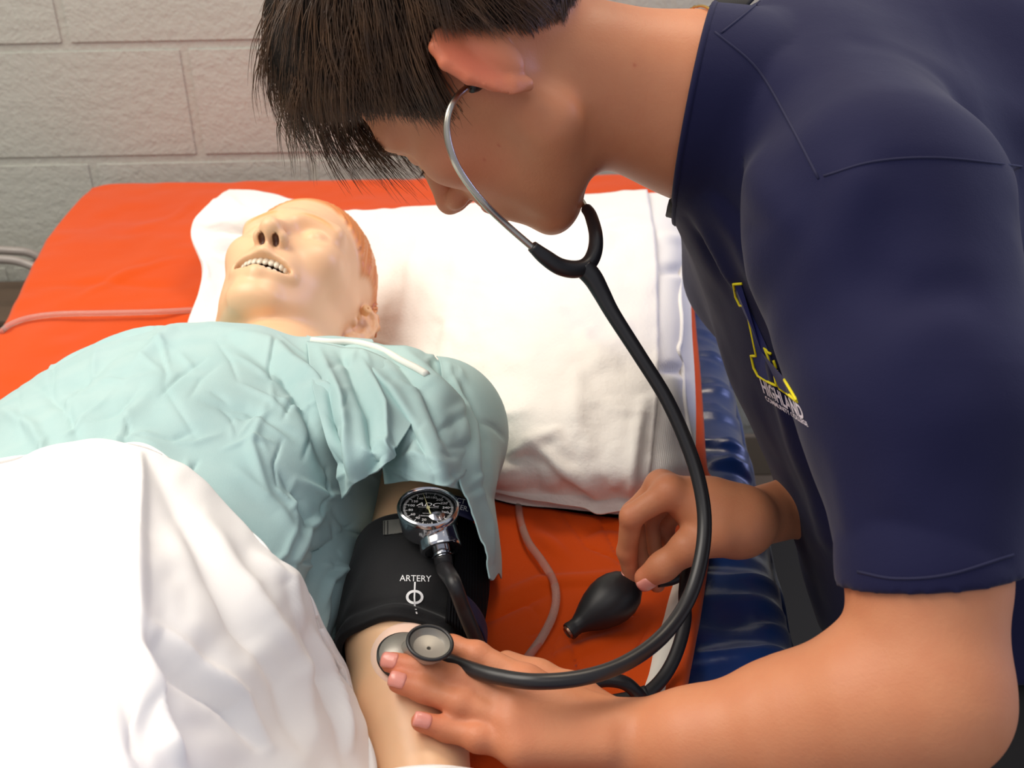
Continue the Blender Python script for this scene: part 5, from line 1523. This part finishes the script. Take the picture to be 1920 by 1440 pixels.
# ------------------------------------------------------------------ hair: a dense cap with strands combed forward, hanging off the brow
def hairline(x, y):
    """height of the hairline at a place along the side profile (local x)"""
    px_ = [-0.12, -0.106, -0.08, -0.056, -0.040, -0.028, -0.010, 0.004, 0.020, 0.034, 0.043, 0.060, 0.078, 0.092]
    pz_ = [-0.065, -0.055, -0.046, -0.030, -0.010, 0.030, 0.036, 0.018, 0.0, 0.0, 0.046, 0.068, 0.092, 0.104]
    return np.interp(x, px_, pz_)
SKC, SKR = V(-0.005, 0, 0.048), V(0.097, 0.077, 0.088)
gl_ = np.array((0, 0, -1.0)) @ HR                      # gravity in the head's own frame
def skull_d(q):                                        # distance outside the bare head, near enough
    u = (q - SKC) / SKR; k0 = np.linalg.norm(u, axis=1)
    return (k0 - 1) * (SKR.mean())
def thick(q):
    """hair depth over the scalp"""
    z = q[:, 2]; x = q[:, 0]
    return np.interp(z, [-0.05, 0.0, 0.04, 0.08, 0.12, 0.16], [0.004, 0.008, 0.017, 0.034, 0.050, 0.056]) * np.interp(x, [-0.11, -0.05, 0.05, 0.1], [0.5, 0.8, 1.1, 1.25])
r = np.random.default_rng(17)
N = 15000; STEP = 13
d = r.normal(size=(N * 4, 3)); d /= np.linalg.norm(d, axis=1)[:, None]
root = SKC + d * SKR * 1.0
m = (root[:, 2] > hairline(root[:, 0], root[:, 1]) + r.uniform(-0.003, 0.006, len(root)))
root = root[m][:N]; N = len(root)
clump = r.normal(size=(420, 3)); clump /= np.linalg.norm(clump, axis=1)[:, None]
cid = np.argmax(((root - SKC) / SKR) @ clump.T, axis=1)
crnd = r.normal(size=(420, 3)); crl = r.uniform(0.75, 1.2, 420)
W = V(-0.055, 0.0, 0.125)
depth = r.uniform(0.25, 1.0, N) ** 0.8                 # which layer of the mop this strand lies in
T = thick(root) * depth
length = np.interp(root[:, 2], [-0.06, -0.02, 0.03, 0.08, 0.13], [0.018, 0.028, 0.048, 0.098, 0.108]) * crl[cid] * r.uniform(0.85, 1.1, N)
front = np.clip((root[:, 0] - 0.045) / 0.04, 0, 1) * np.clip((root[:, 2] - 0.05) / 0.03, 0, 1)
length = length * (1 + 0.10 * front)
P = root.copy(); path = [P.copy()]
step = length / (STEP - 1)
for k in range(1, STEP):
    s = k / (STEP - 1)
    n = (P - SKC) / SKR ** 2; n /= np.linalg.norm(n, axis=1)[:, None]
    c = P - W; c += V(0.03, 0, 0) * np.clip(P[:, 2:3] / 0.1, 0, 1)
    c -= n * np.einsum('ij,ij->i', c, n)[:, None]; c /= np.linalg.norm(c, axis=1)[:, None] + 1e-9
    want = T * min(1.0, 0.35 + s * 1.4); dist = skull_d(P)
    lift = np.clip((want - dist) / 0.012, -0.8, 1.0)
    c = c + V(0, -0.55, 0) * front[:, None] * (1 if k > 2 else 0.4)
    v = c + n * lift[:, None] * (0.9 if s < 0.5 else 0.5) + crnd[cid] * (0.10 + 0.22 * s) + r.normal(size=P.shape) * 0.06
    v += gl_ * (0.35 * s + 0.9 * s * front[:, None])
    v /= np.linalg.norm(v, axis=1)[:, None]
    P = P + v * step[:, None]
    dd = skull_d(P); n = (P - SKC) / SKR ** 2; n /= np.linalg.norm(n, axis=1)[:, None]
    P = P + n * np.clip(0.0015 - dd, 0, 0.01)[:, None]
    path.append(P.copy())
S = np.stack(path, 1)                                   # N, STEP, 3 local
# on the near side the hair ends at the hairline; only the far side hangs over the brow
tol = np.interp(S[:, :, 0], [-0.12, -0.065, -0.045, 0.004, 0.02], [0.012, 0.009, -0.006, -0.004, 0.004])
below = (S[:, :, 2] < hairline(S[:, :, 0], 0) - tol - r.uniform(-0.008, 0.012, N)[:, None]) & (S[:, :, 0] < 0.115)
below &= (root[:, 1] > -0.012)[:, None]
first = np.where(below.any(1), below.argmax(1), STEP - 1).clip(3, STEP - 1)
tq = np.linspace(0, 1, STEP)[None] * first[:, None]
i0 = np.floor(tq).astype(int).clip(0, STEP - 2); fr_ = (tq - i0)[..., None]
S = np.take_along_axis(S, i0[..., None], 1) * (1 - fr_) + np.take_along_axis(S, i0[..., None] + 1, 1) * fr_
# keep strands off the ear
def make_hair(name, S, r0, parent, m):
    n, k, _ = S.shape
    w = (HT + S.reshape(-1, 3) @ HR.T)
    hc = D.hair_curves.new(name)
    hc.add_curves([k] * n)
    hc.position_data.foreach_set('vector', w.astype(np.float32).ravel())
    at_ = hc.attributes.get('radius') or hc.attributes.new('radius', 'FLOAT', 'POINT')
    rad = np.tile(r0 * np.r_[np.linspace(1, 0.9, k - 4), 0.75, 0.55, 0.35, 0.12], n).astype(np.float32)
    at_.data.foreach_set('value', rad)
    hc.materials.append(m)
    o = D.objects.new(name, hc); COL.objects.link(o)
    return keep(o, parent)
M_hair = mat('dark_brown_hair', lin(62, 43, 29), 0.38, spec=0.5, noise_col=(60, 0.7, lin(104, 72, 44)))
M_cap = mat('hair_mass', lin(26, 18, 13), 0.75, bump=[('noise', 160, 0.8, 0.004)], spec=0.15)
hair = make_hair('hair', S, 0.00030, person, M_hair)
capg = Group([EL(SKC, SKR + 0.002, 0.01)], HR, HT, 1.0)
def cap_final(Pw, d):
    q = head.local(Pw)
    e = skull_d(q) - thick(q) * 0.58 - 0.001
    hl = hairline(q[:, 0], q[:, 1]) + 0.004 - q[:, 2]
    hl = hl - 0.0 
    g = np.sin(q[:, 1] * 420 + np.sin(q[:, 0] * 90) * 2) * 0.0008 + np.sin(q[:, 1] * 170 + q[:, 0] * 120) * 0.0012
    k = 0.012; a, b = e + g, hl * 0.8
    h = np.maximum(k - np.abs(a - b), 0) / k
    return np.maximum(a, b) + h * h * k * 0.25
big = Group([EL(SKC, SKR + 0.045, 0.01)], HR, HT, 1.0)
cv, cq = polygonise([big], 0.003, final=cap_final)
cap = keep(quads_obj('hair_mass', cv, cq, M_cap), person)
# brows and lashes
br, la = [], []
for s in (1, -1):
    for _ in range(420):
        t = r.uniform(0, 1); y = 0.014 + 0.043 * t; x = 0.0985 - 8.2 * max(0, y - 0.018) ** 2 - 0.10 * t * 0.04
        z = 0.037 + 0.006 * math.sin(t * 2.4) + r.normal() * 0.0024
        p0 = V(x, s * y, z); dirn = V(-0.15 * t, s * (0.6 + 0.4 * t), 0.45 - 0.7 * t) + r.normal(size=3) * 0.15; dirn /= np.linalg.norm(dirn)
        # settle the root on the skin
        for _k in range(4):
            dl = head.eval(HT + (HR @ p0)[None])[0]; p0 = p0 - V(dl, 0, 0)
        br.append([p0 + (dirn + V(0.12, 0, 0) * (1 - k / 5)) * 0.007 * k / 5 for k in range(6)])
    for i in range(60):
        t = i / 59; y = 0.020 + 0.025 * t; x = 0.0895 + 0.0 - 9 * (y - 0.031) ** 2
        p0 = V(x, s * y, 0.0085)
        for _k in range(3):
            dl = head.eval(HT + (HR @ p0)[None])[0]; p0 = p0 - V(dl, 0, 0)
        dirn = V(0.8, s * (t - 0.4) * 0.7, -0.45) + r.normal(size=3) * 0.08
        la.append([p0 + dirn * 0.0085 * k / 5 + V(0, 0, 0.003) * (k / 5) ** 2 for k in range(6)])
make_hair('eyebrows', np.array(br), 0.00026, person, M_hair)
make_hair('eyelashes', np.array(la), 0.00018, person, M_hair)
